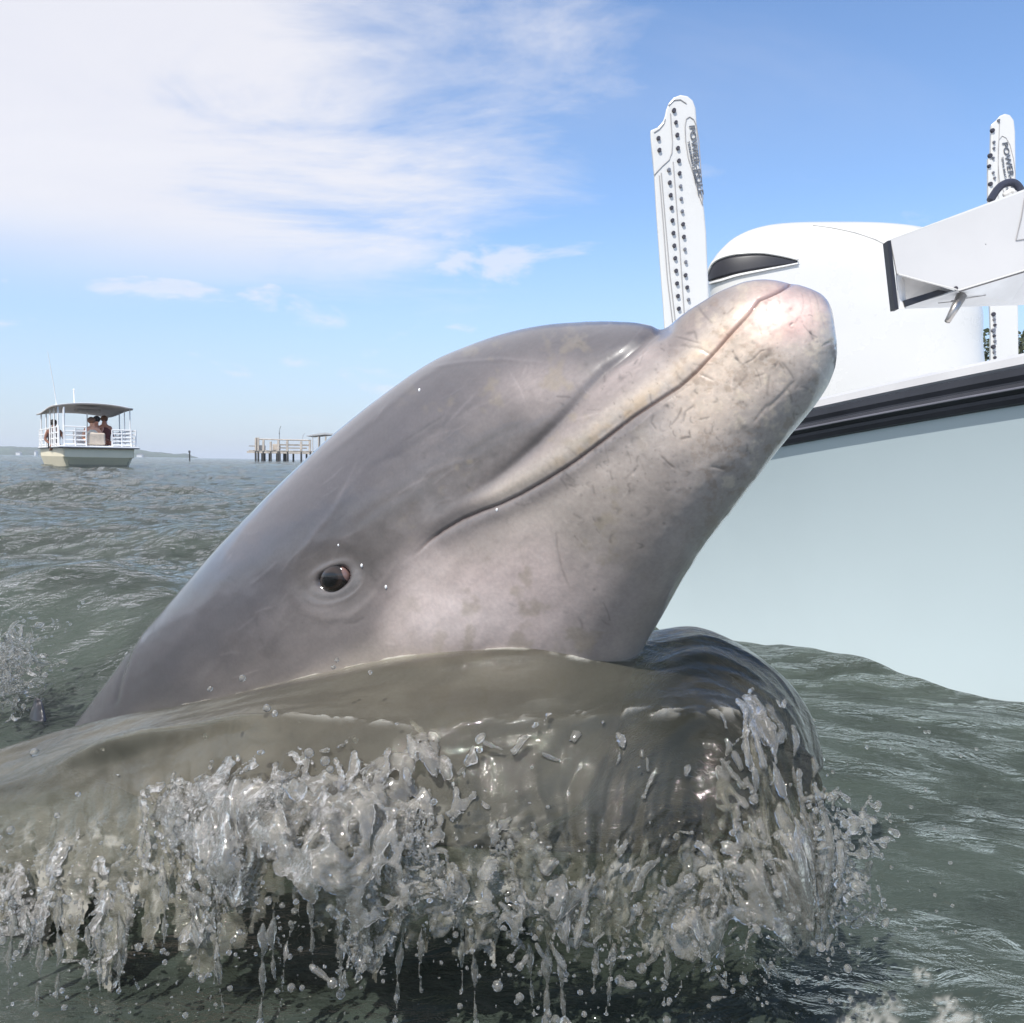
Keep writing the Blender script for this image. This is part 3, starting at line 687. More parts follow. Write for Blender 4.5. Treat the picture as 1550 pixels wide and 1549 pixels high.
def surf(i, j): return G2[i, j], GN[i, j]
# density map in photo coordinates of the wave's own surface
def dens(x, y):
    d = 0
    for (cx_, cy_, sx_, sy_, w_) in ((120,1400,130,75,1.0),(430,1310,150,85,1.35),(560,1270,90,80,1.0),(700,1370,170,80,.75),(900,1430,200,60,.75),(1080,1380,150,70,.6),(1180,1330,90,60,.65),(340,1250,70,40,.7),(1150,1120,70,60,.12),(700,1150,250,25,.16),(60,1440,90,50,.7)):
        d += w_*math.exp(-((x-cx_)/sx_)**2-((y-cy_)/sy_)**2)
    return min(d, 1.0)
def strand(p, n_, ln, r0, grav=.35, fall=.0):
    tang = np.cross(n_, ri.normal(size=3)); tang /= np.linalg.norm(tang)
    v = tang*.8+np.array([0, 0, -1])*grav; v /= np.linalg.norm(v); r = r0; step = .0014
    nst = int(ln/step); curl = ri.normal(size=3)*.22; bead = ri.uniform(0, 6)
    for k in range(nst):
        f = k/max(1, nst-1); rr_ = r0*(.65+.4*math.sin(bead+k*.34))*(1-.45*f)+.0003
        add(p, max(rr_, .0005)); p = p+v*step; curl += ri.normal(size=3)*.05; curl *= .97; v = v+np.cross(v, curl)*.35+np.array([0, 0, -fall]); v /= np.linalg.norm(v)
    if ri.random() < .5: add(p, r0*ri.uniform(.9, 1.6))
def resample(A, ti, tj):
    i0 = np.clip(np.floor(ti).astype(int), 0, A.shape[0]-2); j0 = np.clip(np.floor(tj).astype(int), 0, A.shape[1]-2)
    fi = (ti-i0)[:, None]; fj = (tj-j0)[None, :]
    if A.ndim == 3: fi = fi[..., None]; fj = fj[..., None]
    a = A[i0][:, j0]; b = A[i0][:, j0+1]; c = A[i0+1][:, j0]; d = A[i0+1][:, j0+1]
    return (a*(1-fj)+b*fj)*(1-fi)+(c*(1-fj)+d*fj)*fi
def densv(x, y):
    d = np.zeros_like(x)
    for (cx_, cy_, sx_, sy_, w_) in ((110,1410,130,72,1.0),(430,1310,150,88,1.35),(570,1275,85,80,1.1),(700,1370,170,85,.85),(900,1430,220,62,.9),(1080,1385,150,72,.75),(1190,1330,80,90,.8),(335,1245,80,45,.85),(50,1450,90,55,.8),(280,1480,220,42,.72),(640,1475,220,42,.68),(960,1460,190,42,.6),(1150,1120,60,70,.22),(760,1150,260,20,.36),(440,1200,60,40,.5)):
        d += w_*np.exp(-((x-cx_)/sx_)**2-((y-cy_)/sy_)**2)
    return np.minimum(d, 1.15)
LP = []; LR = []
for L_, (off, amp, web) in enumerate(((.001, .0045, .0), (.004, .0085, .4), (.008, .012, .9))):
    ti = np.linspace(NTT*4.4/8, NTT-1.01, 300); tj = np.linspace(0, NS2-1.01, 1050)
    p_ = resample(G, ti, tj); n_ = resample(GN, ti, tj); u_ = resample(us, ti, tj); v_ = resample(vs, ti, tj); x_ = resample(gx, ti, tj); y_ = resample(gy, ti, tj)
    k0 = 600+L_*60
    w1 = .014*fbm(u_*22, v_*22, k0, 3); w2 = .014*fbm(u_*22+50, v_*22, k0+4, 3)
    uu = u_+w1; vv = v_+w2
    n1_ = fbm(uu*26, vv*18, k0+8, 4, .55); n2_ = fbm(uu*66, vv*50, k0+14, 3, .5); n3_ = fbm(uu*30+7, vv*26, k0+18, 3); n4_ = fbm(uu*30+27, vv*26, k0+22, 3)
    rid = 1-np.abs(fbm(uu*34, vv*22, k0+26, 3, .5))*3.2      # network of ligaments
    rid2 = 1-np.abs(fbm(uu*100, vv*76, k0+30, 2, .5))*2.6
    D_ = densv(x_+55*n3_, y_+60*n1_)*(.95+.45*fbm(u_*13, v_*13, 710, 2))
    film = fbm(uu*26, vv*20, k0+34, 4)
    lowm = resample(TV, ti, tj) < 8.1-.75*np.abs(fbm(u_*11, u_*0+3, 700, 3))*2-.4*np.abs(fbm(u_*60, v_*8, 705, 2))
    keep = (film+D_*1.02-.72-web*.75 > 0) | ((rid+.45*rid2 > 1.10-.42*D_+.12*web) & (D_ > .16+.2*n2_)) | ((rid2 > .86) & (D_ > .5+.2*web))
    keep &= lowm; 
    q = p_+n_*(off*(.5+D_)+amp*(.5+n1_*1.2+.45*n2_)*np.clip(D_+.1, 0, 1))[..., None]+np.array([.86, .1, 0])*(.008*n3_)[..., None]*1.0+np.array([0, 0, 1.0])*(.010*n4_)[..., None]
    r_ = np.where(rid > .93, .0015, .00095)*(1+.7*np.clip(n2_, -1, 1)); r_ = r_*np.where(r_ > 0, 1, 1)
    q = q+rng.normal(size=q.shape)*.00012
    LP.append(q[keep]); LR.append(r_[keep])
cnt = 0; tries = 0
while cnt < 420 and tries < 40000:
    tries += 1; i = ri.integers(NTT*5//8, NTT-1); j = ri.integers(0, NS2-1)
    if ri.random() > dens(gx[i, j], gy[i, j]): continue
    p, n_ = surf(i, j); p = p+n_*ri.uniform(.002, .012)
    strand(p, n_, ri.uniform(.004, .018), ri.choice([.0008, .0012, .0018], p=[.5, .35, .15])); cnt += 1
# hanging fingers that run into drips
FG = [(398,1440,1549,1.6),(415,1420,1500,1.3),(250,1360,1440,1.4),(90,1400,1545,1.5),(150,1440,1530,1.1),(330,1480,1540,.8),(520,1400,1505,1.9),(540,1420,1480,1.2),(610,1440,1545,1.3),(640,1440,1500,1.0),(700,1430,1500,.9),(716,1450,1548,1.3),
      (800,1470,1535,1.0),(830,1470,1546,2.0),(850,1490,1545,1.5),(745,1400,1460,.9),(470,1400,1470,.9),(60,1450,1549,1.2),(180,1420,1500,1.2),(930,1470,1535,1.0),(1010,1460,1520,1.0),(290,1410,1500,.9),(20,1430,1510,1.2),(900,1450,1500,1.2)]
for (fx, y0, y1, r_) in FG:
    x = fx; dpt = .452 if fx > 300 else .47+.03*(300-fx)/300
    dx = ri.normal()*.12; w0 = ri.uniform(0, 6)
    for y in np.arange(y0-40, y1, 2.2):
        f = max(0, (y-y0)/(y1-y0)); rr_ = (.0011*max(0, 1-f*1.4)+.0008*r_)*(.75+.35*math.sin(w0+y*.11))
        add(U(x, y, dpt), max(.0006, rr_)); x += dx+ri.normal()*.5
    add(U(x, y1, dpt), .0013*r_)
for q in range(12):
    x = ri.uniform(-20, 1150); y0 = ri.uniform(1400, 1450); y1 = y0+ri.uniform(30, 130)*(1 if x < 900 else .6); dpt = .452 if x > 300 else .47+.03*(300-x)/300; w0 = ri.uniform(0, 6); dx = ri.normal()*.25; r_ = ri.uniform(.5, 1.3)
    for y in np.arange(y0-30, y1, 2.2):
        f = max(0, (y-y0)/(y1-y0)); add(U(x, y, dpt+.004*math.sin(y*.05)), max(.0006, (.0009*max(0, 1-f*1.5)+.0007*r_)*(.75+.35*math.sin(w0+y*.13)))); x += dx+ri.normal()*.6
    add(U(x, y1, dpt), .0012*r_)
# the lip of the wave breaks into small beads and ligaments
for q in range(0):
    x = ri.uniform(420, 1110) if q % 3 else ri.normal(610, 60); y = 1098+8*math.sin(x*.02)+ri.normal()*9; p = U(x, y, .492 if x > 600 else .50+(600-x)/170*.03)
    tang = U(x+10, y, .5)-U(x, y, .5); tang /= np.linalg.norm(tang)
    for k in range(int(ri.uniform(2, 16))): add(p, .0007*(1+.6*math.sin(k*.6+q))); p = p+tang*.0013+np.array([0, 0, ri.normal()*.0004])
# bulging knots
for (bx, by, r_) in ((455,1193,.0050),(440,1205,.0045),(600,1235,.003),(625,1260,.0028),(628,1290,.0024),(625,1330,.0024),(620,1370,.0022),(262,1245,.004),(250,1270,.0035),(878,1378,.0045),(890,1385,.003),(842,1545,.0045),(1300,1248,.004),(1285,1252,.004),(1270,1262,.003),(1305,1340,.0035),(1290,1350,.004),(1270,1345,.0035)):
    for q in range(7): add(U(bx+ri.normal()*8, by+ri.normal()*8, .455 if by < 1500 else .45)+ri.normal(size=3)*.001, r_*ri.uniform(.35, .7))
# thrown spray to the right of the dome
for q in range(200):
    f = ri.random()**1.3; x = 1225+f*110+ri.normal()*12; y = 1200+ri.random()*190+f*25; 
    if y > 1235+.0*x and ri.random() < .75: pass
    strand(U(x, y, ri.uniform(.455, .50)), -fwd, ri.uniform(.002, .010), ri.uniform(.0007, .0020), .1)
# rim line where the sheet falls on the right side
for xs in ((1200,1100,1215,1330),(1170,1110,1165,1300),(1230,1150,1238,1290),(1100,1120,1096,1250)):
    for k in range(60):
        f = k/59; add(U(xs[0]+(xs[2]-xs[0])*f+4*math.sin(k*.3), xs[1]+(xs[3]-xs[1])*f, .484-.018*f), .0016*(.8+.4*math.sin(k*.35)))
# loose drops
for q in range(900):
    x = ri.uniform(-20, 1300); y = ri.normal(1400, 90)
    if y > 1545 or (y < 1190 and ri.random() < .7): continue
    add(U(x, y, ri.uniform(.42, .46)), ri.choice([.0007, .0009, .0012, .0016, .0022], p=[.4, .3, .17, .1, .03]))
for q in range(160):
    x = ri.uniform(1200, 1500); y = ri.uniform(1100, 1450)
    if x > 1330 and ri.random() < .6: continue
    add(U(x, y, ri.uniform(.46, .54)), ri.choice([.0006, .0009, .0013]))
for (x, y, r_) in ((404,1072,.0022),(416,1080,.0019),(367,1027,.0022),(318,1043,.0018),(492,1152,.0028),(500,1165,.0022),(468,1140,.0028),(862,1308,.0018),(935,1288,.0020),(822,1362,.0026),(942,1298,.0016),(1095,1288,.0018),(1080,1170,.0012),(560,1018,.0016),(505,1010,.0016),(510,1000,.0016)):
    add(U(x, y, .462 if y > 1060 else .52), r_)
pts_ = np.concatenate([np.array(pts)]+LP); rad_s = np.concatenate([np.array(rad)]+LR); print('splash points', len(pts_))
sp = vdb_mesh('water_splash', pts_, rad_s, .00095, SPL)
tag(sp, kind='stuff')
# the second splash at the left edge, thrown up on the swell
pts = []; rad = []
for q in range(260):
    x = ri.normal(5, 30); y = 1008+ri.normal()*24-.2*x
    if x > 85 or x < -90: continue
    strand(U(x, y, ri.uniform(.92, 1.04)), -fwd, ri.uniform(.015, .055), ri.choice([.0012, .0016, .0024]), .25)
for q in range(40): add(U(ri.normal(40, 45), ri.normal(965, 35), ri.uniform(.95, 1.05)), ri.uniform(.0010, .0024))
sp2 = vdb_mesh('water_splash', pts, rad, .0014, SPL)
tag(sp2, kind='stuff')
# loose droplets clinging to the skin
DROP0 = 1
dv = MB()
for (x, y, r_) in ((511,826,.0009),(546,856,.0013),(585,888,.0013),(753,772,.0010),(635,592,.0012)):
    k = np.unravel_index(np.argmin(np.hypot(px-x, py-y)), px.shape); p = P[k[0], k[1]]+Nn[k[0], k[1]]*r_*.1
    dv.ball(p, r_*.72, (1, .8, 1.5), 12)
o = dv.build('water_drops', mat('bead_glint', (.82, .82, .82), .15, coat=.5), None, True); tag(o, kind='stuff')  # clear drops coloured white, their glint painted in
# ================================================================== NEAR MOTORBOAT
GEL = mat('white_gelcoat', (.62, .61, .58), .28, coat=.5, var=.02, scale=3)
GEL2 = mat('white_paint', (.76, .75, .735), .40, coat=.15, var=.02, scale=5)
CAPM = mat('gunwale_cap', (.47, .47, .48), .35, var=.05, scale=12)
HULL = mat('seafoam_gelcoat', (.59, .69, .72), .30, coat=.35, var=.025, scale=2.5)
RUB = mat('black_rubber', (.022, .024, .032), .42, var=.2, scale=10)
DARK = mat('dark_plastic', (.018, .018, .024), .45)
STEEL = mat('brushed_steel', (.42, .40, .38), .32, metal=.9, var=.15, scale=40)
LINEM = mat('grey_seam', (.32, .31, .31), .6)
LETM = mat('dark_lettering', (.10, .11, .13), .5)
def V3(a): return Vector([float(q) for q in a])
def line_side(px_, d=None):
    """a point of the hull side's plan line seen at this photo column"""
    A = U(1550, 720, 1.08); B = U(1207, 720, 1.36); k = (px_-CX)/F
    dx, dy = B[0]-A[0], B[1]-A[1]
    t = (k*A[1]-A[0])/(dx-k*dy); return A[0]+dx*t, A[1]+dy*t
boat = empty('motorboat', (0.7, 1.6, 0))
tag(boat, 'white and pale seafoam motorboat with black rub rail close behind the dolphin', 'boat')
# plan stations : from far forward (right, out of frame) to the stern corner
A = np.array(line_side(1550)); B = np.array(line_side(1207)); dS = (B-A)/np.linalg.norm(B-A); outn = np.array([dS[1], -dS[0]])
if outn@(-A) < 0: outn = -outn
corner = np.array(line_side(850))
L0 = np.linalg.norm(corner-A)
stn = np.r_[np.linspace(-2.6, L0-.06, 60), L0-.06+.06*np.sin(np.linspace(.2, 1, 6)*math.pi/2)]
def rail_z(s):   # sheer line: underside of the white cap
    zA = U(1550, 556, 1.08)[2]; sB = np.linalg.norm(B-A); zB = U(1207, 627, 1.36)[2]
    return zA+(zB-zA)*s/sB-.004*(s/sB-.0)*(s/sB-1)
inn = -outn
def side_pt(s, z, off):
    c = A+dS*s+outn*(off-.0)
    e = max(0, s-(L0-.06)); c = c-outn*(e*e/.06)*.9
    return (c[0], c[1], z)
rows = []; prof = np.linspace(0, 1, 40)
for s in stn:
    zt = rail_z(s)-.046; col_ = []
    for f in prof:
        z = zt*(1-f)-.22*f
        flare = -.085*(1-(1-f)**0)+0; off = -.004-.20*f+.14*f*f     # leans in under the rail, then runs plumb
        col_.append(side_pt(s, z, off))
    rows.append(col_)
hv = np.array(rows)
# stern panel : from the corner away to the other side
tdir = np.array([.67, .74]); tdir /= np.linalg.norm(tdir)
rows2 = []
for k, s in enumerate(np.linspace(0, 2.3, 24)):
    col_ = []
    for f in range(40):
        p = hv[-1, f]; col_.append((p[0]+tdir[0]*s, p[1]+tdir[1]*s, p[2]))
    rows2.append(col_)
hv = np.concatenate([hv, np.array(rows2)[1:]], 0)
hull = mesh_np('hull', hv, grid_faces(hv.shape[0], 40), HULL, parent=boat)
hull.matrix_parent_inverse = Matrix.Translation((-.7, -1.6, 0))
PI_ = Matrix.Translation((-.7, -1.6, 0))
def bp_(o): o.parent = boat; o.matrix_parent_inverse = PI_; return o
def sweep(name, prof_, m_, smooth=False, s0=-2.6):
    """profile (off, dz) closed, swept along the side and round the stern"""
    ss_ = np.r_[np.linspace(s0, L0-.06, 40), L0-.06+.06*np.sin(np.linspace(.2, 1, 6)*math.pi/2)]
    V = []
    for s in ss_: V.append([side_pt(s, rail_z(s)+dz, off) for off, dz in prof_])
    last = V[-1]
    for q in (.02, .6, 1.4, 2.3): V.append([(p[0]+tdir[0]*q, p[1]+tdir[1]*q, p[2]) for p in last])
    V = np.array(V); n_ = len(prof_)
    return bp_(mesh_np(name, V, grid_faces(len(V), n_, True), m_, smooth))
sweep('rub_rail', [(.000,.0), (.008,-.001), (.009,-.010), (.006,-.0165), (.006,-.019), (.010,-.020), (.012,-.024), (.012,-.028), (.009,-.031), (.006,-.033), (.006,-.038), (.003,-.044), (-.002,-.046), (-.02,-.046), (-.02,0)], RUB)
o = sweep('rail_insert', [(.0122,-.0245), (.0135,-.0252), (.0135,-.0270), (.0122,-.0278), (.009,-.027), (.009,-.025)], mat('grey_insert', (.16, .16, .19), .35))
sweep('gunwale_cap', [(.003,.0012), (.006,.004), (.003,.0145), (-.006,.0195), (-.03,.0215), (-.16,.0225), (-.16,-.02), (-.02,-.02)], CAPM, False)
# deck
dk = []
for s in (-2.6, L0-.06):
    for off in (-.155, -2.4): dk.append(side_pt(s, rail_z(s)+.004, off))
bp_(mesh_np('deck', [dk[0], dk[1], dk[3], dk[2]], [[0, 1, 2, 3]], GEL2, False))
# -------- outboard motor : cowl as stacked rounded sections seen from the side
def cowl():
    # left / right outline in the photo and the depth of the section, from base to crown
    rowsC = [(620,1085,1483),(600,1083,1482),(560,1080,1481),(520,1077,1478),(480,1075,1478),(450,1072,1472),(425,1071,1467),(408,1073,1462),(392,1080,1455),(378,1092,1446),(368,1103,1434),(360,1116,1418),(353,1132,1396),(347.5,1152,1365),(343.5,1180,1325),(341,1212,1282),(340.2,1238,1256)]
    V = []; n_ = 96; D0 = 2.78
    R_ = np.array(rowsC, float); q = catmull(None, R_, np.linspace(0, len(R_)-1, 110))
    for y, xl, xr in q:
        cx_ = (xl+xr)/2; hw = (xr-xl)/2; c = U(cx_, y, D0+.22); L_ = U(xl, y, D0+.22); 
        wv_ = (U(xr, y, D0+.22)-L_)/2; dv_ = np.array([.10, .99, 0])*.20*(hw/208)**1.1
        for k in range(n_):
            a = 2*math.pi*k/n_; e = 2/3.0; ca_ = math.copysign(abs(math.cos(a))**e, math.cos(a)); sa_ = math.copysign(abs(math.sin(a))**e, math.sin(a))
            V.append(c+wv_*ca_+dv_*sa_)
    V = np.array(V).reshape(110, n_, 3)
    return V
CV = cowl(); n_ = CV.shape[1]
Fc = grid_faces(110, n_, True)
# crown cap
Vc = CV.reshape(-1, 3); topc = CV[-1].mean(0)+np.array([0, 0, .0008]); Vc = np.vstack([Vc, topc])
tri = np.array([[109*n_+k, 109*n_+(k+1) % n_, len(Vc)-1, len(Vc)-1] for k in range(n_)])
motor = bp_(mesh_np('outboard_motor', CV.reshape(-1, 3), Fc, GEL)); 
bmm = bmesh.new(); bmm.from_mesh(motor.data); bmesh.ops.holes_fill(bmm, edges=[e for e in bmm.edges if e.is_boundary], sides=0); bmesh.ops.recalc_face_normals(bmm, faces=bmm.faces[:]); bmm.to_mesh(motor.data); bmm.free()
motor.data.polygons.foreach_set('use_smooth', [True]*len(motor.data.polygons))
motor['label'] = 'big white outboard motor cowl with a dark air intake'
# air intake : dark recess with a raised brow, following the cowl's surface
from mathutils.bvhtree import BVHTree
bvh = BVHTree.FromPolygons([tuple(v) for v in CV.reshape(-1, 3)], [tuple(f) for f in Fc])
def onc(x, y, lift=0.0):
    d = Vector(U(x, y, 1.0)-CAM).normalized(); h_ = bvh.ray_cast(Vector(CAM), d)
    if h_[0] is None: return None
    n0 = h_[1] if h_[1].dot(d) < 0 else -h_[1]
    return h_[0]+n0*lift
def patch(name, topl, botl, m_, lift, parent, thick=.004):
    V = []; T_ = np.array(topl, float); B_ = np.array(botl, float); nn = 48; mm = 8
    q = np.linspace(0, 1, nn); a_t = catmull(None, T_, q*(len(T_)-1)); a_b = catmull(None, B_, q*(len(B_)-1)); lastp = None
    for i in range(nn):
        for j in range(mm):
            f = j/(mm-1); x, y = a_t[i]*(1-f)+a_b[i]*f; p = onc(x, y, lift)
            if p is None: p = lastp or Vector(U(x, y, 2.78))
            lastp = p; V.append(tuple(p))
    o = mesh_np(name, V, grid_faces(nn, mm), m_, True); o.parent = parent
    md = o.modifiers.new('depth', 'SOLIDIFY'); md.thickness = thick; md.offset = 0
    return o
sm_l = [(1230,341.5),(1262,346),(1295,353),(1325,363),(1350,376)]
sp_ = [onc(x, y, .0015) for x, y in sm_l]
if all(p is not None for p in sp_): MB().tube(sp_, .0016, 6).build('cowl_seam', mat('cowl_seam_grey', (.50, .49, .47), .5), motor)
patch('air_intake', [(1074,418),(1080,404),(1092,395),(1115,389),(1150,387),(1180,391),(1206,396)], [(1074,426),(1080,424.5),(1092,421),(1115,415),(1150,408),(1180,403),(1206,398.5)], DARK, .004, motor, .006)
patch('intake_brow', [(1075,412),(1082,398),(1094,390),(1116,384.5),(1150,382.5),(1180,387),(1208,395)], [(1075,417),(1081,403),(1093,394),(1115,388),(1150,386),(1180,390),(1206,396)], GEL, .006, motor, .012)
patch('intake_sill', [(1076,428),(1084,425.5),(1094,423),(1117,416),(1151,409.5),(1181,404),(1207,399)], [(1076,431),(1084,428.5),(1094,426),(1117,419),(1151,412),(1181,406),(1208,400.5)], GEL2, .004, motor, .008)
# -------- shallow water anchors (white aluminium masts with bolts)
def mast(outline, depth, thick, bolts, seams, oval, text, tpos, tsize, tang, lab, sub=None, yaw=.18, flange=None):
    """outline: photo points of the flat side plate"""
    top = V3(U(*outline[0], depth)); fdir = V3(-fwd)*1.0
    back = V3(fwd)*thick+V3(RIGHT)*thick*yaw
    m0 = MB(); m0.poly_prism([V3(U(x, y, depth)) for x, y in outline], back); o = bp_(m0.build('anchor_mast', GEL, bev=.004)); o['label'] = lab
    def at(x, y, lift=.001): return V3(U(x, y, depth-lift))
    if flange:
        o2 = MB().poly_prism([at(x, y, .012) for x, y in flange], back*.1+V3(fwd)*.010).build('side_plate', GEL, o, bev=.003)
    for (x, y, r_, kind) in bolts:
        rr_ = r_*depth/F; c = at(x, y, .0135 if flange else .0)
        mb = MB(); mb.rod(c+V3(fwd)*.002, c-V3(fwd)*.006, rr_*1.0, rr_*.8, 12)
        if kind: mb.rod(c-V3(fwd)*.006, c-V3(fwd)*.0066, rr_*.5, rr_*.5, 6)
        mb.build('bolt', BOLTD if not kind else BOLTS, o)
    for pl in seams:
        MB().tube([at(x, y, .0125 if flange else .001) for x, y in pl], .0012, 5).build('seam', LINEM, o)
    if oval: MB().tube([at(x, y, .0125 if flange else .001) for x, y in oval+oval[:1]], .0012, 5).build('badge_outline', LINEM, o)
    for tx, (qx, qy), sz, an, sx_ in text:
        cu = bpy.data.curves.new('lettering', 'FONT'); cu.body = tx; cu.size = sz; cu.extrude = .0008; cu.offset = sz*.012
        to = bpy.data.objects.new('lettering', cu); COL.objects.link(to); cu.materials.append(LETM)
        ca_, sa_ = math.cos(an), math.sin(an); xd = V3(RIGHT)*ca_+V3(UP)*sa_; yd = V3(RIGHT)*-sa_+V3(UP)*ca_; zd = -V3(fwd)
        mm_ = Matrix.Identity(4); p = at(qx, qy, .015 if flange else .003)
        for r in range(3): mm_[r][0] = xd[r]*sx_; mm_[r][1] = yd[r]; mm_[r][2] = zd[r]; mm_[r][3] = p[r]
        bpy.context.view_layer.update(); dg = bpy.context.evaluated_depsgraph_get()
        me = bpy.data.meshes.new_from_object(to.evaluated_get(dg)); bpy.data.objects.remove(to); wd_ = max(v.co.x for v in me.vertices); me.transform(mm_ @ Matrix.Diagonal((1/wd_, 1, 1, 1)))
        to = bpy.data.objects.new('lettering', me); COL.objects.link(to); to.parent = o
    return o
BOLTD = mat('dark_bolt', (.06, .055, .065), .4, metal=.3); BOLTS = mat('silver_bolt', (.25, .24, .25), .35, metal=.6)
bl = [(1020,168,3.6,0),(1023,186,3,0),(1025,205,3.3,0),(1026,225,3.3,0),(1027.5,244,3.3,0),(1028.5,263,3.2,0),(1030,282.5,2.8,1),(1031,301.5,2.8,1),(1032.5,320.5,2.8,1),(1033.8,340,3.2,0),(1035,359,3.2,0),(1036.5,378,2.8,1),(1037.8,397,2.8,1),(1037.5,417,3.2,0),(1040,435.5,3.2,0),(1042,454,2.8,1),(1043,472,2.8,1),
      (996.5,210,3.4,0),(998,228,3.4,0)]+[(1012.3+i*1.37, 258+i*19.05, 3.3, 1 if i == 0 else 0) for i in range(12)]
def sc(pl, f=None): return pl
out1 = [(984,197),(996,192),(1003,184),(1006,176),(1008,166),(1012,156),(1020,147),(1030,143),(1041,145),(1049,152),(1053,163),(1055,190),(1058,240),(1062,290),(1066,318),(1069,350),(1071,400),(1073,450),(1075,520),(1078,640),(1014,640),(1009,560),(1004,470),(998,390),(993,320),(990,266),(988,240),(985,215)]
mast(out1, 2.10, .085, bl, [[(1015,172),(1016,190),(1018,215),(1017,232),(1013,242),(1002,252),(990,265)],[(1012,160),(1020,152),(1030,151),(1039,157)],[(990,201),(998,196),(1005,187),(1007,180)],[(998,266),(1004,340),(1010,420),(1018,488)],[(1001,262),(1007,335),(1014,415),(1022,485)],[(1019,245),(1024,310),(1030,390),(1036,478)]],
     [(1037,192),(1039,180),(1044,177),(1050,181),(1054,190),(1058,215),(1061,260),(1064,300),(1063,310),(1058,295),(1050,265),(1042,240),(1038,215)],
     [('POWER-POLE', (1043,190), .0200, math.radians(-82.5), .172), ('TOTAL BOAT CONTROL', (1040.5,214), .0075, math.radians(-79.5), .105)], (0, 0), 0, 0, 'left white bolted anchor mast, fully in view')
bl2 = [(1502,198,3.6,0),(1498.5,236,3.8,0),(1497,252,3,0),(1499,279,3.6,0),(1504,216,2.4,1),(1504,225,2.2,1),(1503,240,2.2,1),(1503,262,2.2,1),(1505,270,2.2,1),(1505,286,2,1),(1511,183,2.4,1)]+[(1503.5+((i*7) % 3), 476+i*8.2, 2.6 if i % 3 else 3.6, i % 2) for i in range(9)]
out2 = [(1501,188),(1508,182),(1514,175),(1521,172),(1529,174),(1535,182),(1537,200),(1538,270),(1541,400),(1543,640),(1500,640),(1500,500),(1497,420),(1496,300),(1496,240),(1500,232)]
mast(out2, 3.3, .02, bl2, [[(1513,184),(1511,250),(1511,330)]], [(1511,225),(1512,212),(1517,206),(1523,209),(1529,220),(1534,240),(1537,262),(1536,280),(1530,290),(1520,292),(1513,275),(1511,250)],
     [('POWER-POLE', (1517,216), .030, math.radians(-79), .235), ('TOTAL BOAT CONTROL', (1515.5,238), .011, math.radians(-81), .15)], (0, 0), 0, 0, 'right white anchor mast, half hidden by the overhead arm')
# -------- white arm of the platform, reaching in from the right
D1 = 1.72
def Q(x, y, d=D1): return V3(U(x, y, d))
arm = empty('platform_arm', (0, 0, 0)); arm.parent = boat; arm.matrix_parent_inverse = PI_
dn = V3(fwd)*.16
f_ = MB(); f_.poly_prism([Q(1348,362), Q(1446,327), Q(1550,290), Q(1700,232), Q(1700,342), Q(1550,409), Q(1452,439), Q(1404,427), Q(1358,415)], V3(fwd)*.006)
f_.build('front_panel', mat('arm_paint', (.53, .52, .51), .42, coat=.1, var=.02), arm, bev=.0015)
f_ = MB(); f_.poly_prism([Q(1452,439.5), Q(1550,409.5), Q(1700,343), V3(U(1700,460,D1+.13)), V3(U(1550,462,D1+.13)), V3(U(1358,468,D1+.09))], V3(UP)*.003+V3(fwd)*.002)
f_.build('underside', mat('underside_paint', (.62, .64, .66), .45), arm)
f_ = MB(); f_.poly_prism([Q(1346,363), Q(1550,289), Q(1700,231), V3(U(1700,234,D1+.16)), V3(U(1550,292,D1+.16)), V3(U(1350,366,D1+.13))], V3(UP)*-.002)
f_.build('top_panel', GEL, arm)
f_ = MB(); f_.poly_prism([Q(1342.5,365), Q(1348.5,363), Q(1360.5,468), Q(1354,468.5)], V3(fwd)*.02); f_.build('end_trim', DARK, arm, bev=.0008)
f_ = MB(); f_.poly_prism([Q(1357,415,D1+.02), Q(1361,468,D1+.02), Q(1372,467,D1+.03), Q(1369,417,D1+.05)], V3(fwd)*.004); f_.build('end_plate', GEL2, arm)
f_ = MB(); f_.poly_prism([Q(1358,416,D1+.04), Q(1404,428,D1+.04), Q(1447,441,D1+.03), Q(1370,456,D1+.07)], V3(fwd)*.003); f_.build('recess_wall', mat('recess_paint', (.62,.61,.60), .5), arm)
f_ = MB(); f_.poly_prism([Q(1368,455,D1+.025), Q(1370,465,D1+.025), Q(1436,442,D1+.020), Q(1420,439,D1+.020)], V3(fwd)*.004); f_.build('notch_shade', DARK, arm)  # dark plate stands in for the shade inside the notch
MB().tube([Q(1360,415.5,D1-.001), Q(1404,427.5,D1-.001), Q(1452,439.5,D1-.001), Q(1550,409.5,D1-.001), Q(1700,343,D1-.001)], .0018, 6).build('panel_lip', GEL, arm)
MB().tube([Q(1452,441.5), Q(1550,411.8), Q(1700,345.5)], .0016, 6).build('sealing_strip', mat('grey_sealant', (.13,.12,.12), .6), arm)
MB().rod(Q(1447,436.5,D1-.002), Q(1447,436.5,D1+.002), .0040, .0040, 12).build('screw', BOLTD, arm)
MB().rod(Q(1492,370,D1-.0005), Q(1492,370,D1+.001), .0011, .0011, 8).build('screw', BOLTS, arm)
MB().tube([Q(1551,300,D1-.001), Q(1546,330,D1-.001), Q(1538,364,D1-.001), Q(1552,362,D1-.001)], .0011, 5).build('hatch_seam', LINEM, arm)
MB().rod(Q(1456,447,D1+.02), Q(1434,487,D1+.01), .0105, .0058, 12).build('drain_pin', STEEL, arm, True)
for (a, b) in (((1420,459), (1460,455)), ((1440,455.5), (1492,447))):
    MB().rod(Q(*a, D1+.045), Q(*b, D1+.045), .0011, .0011, 6).build('groove', LINEM, arm)
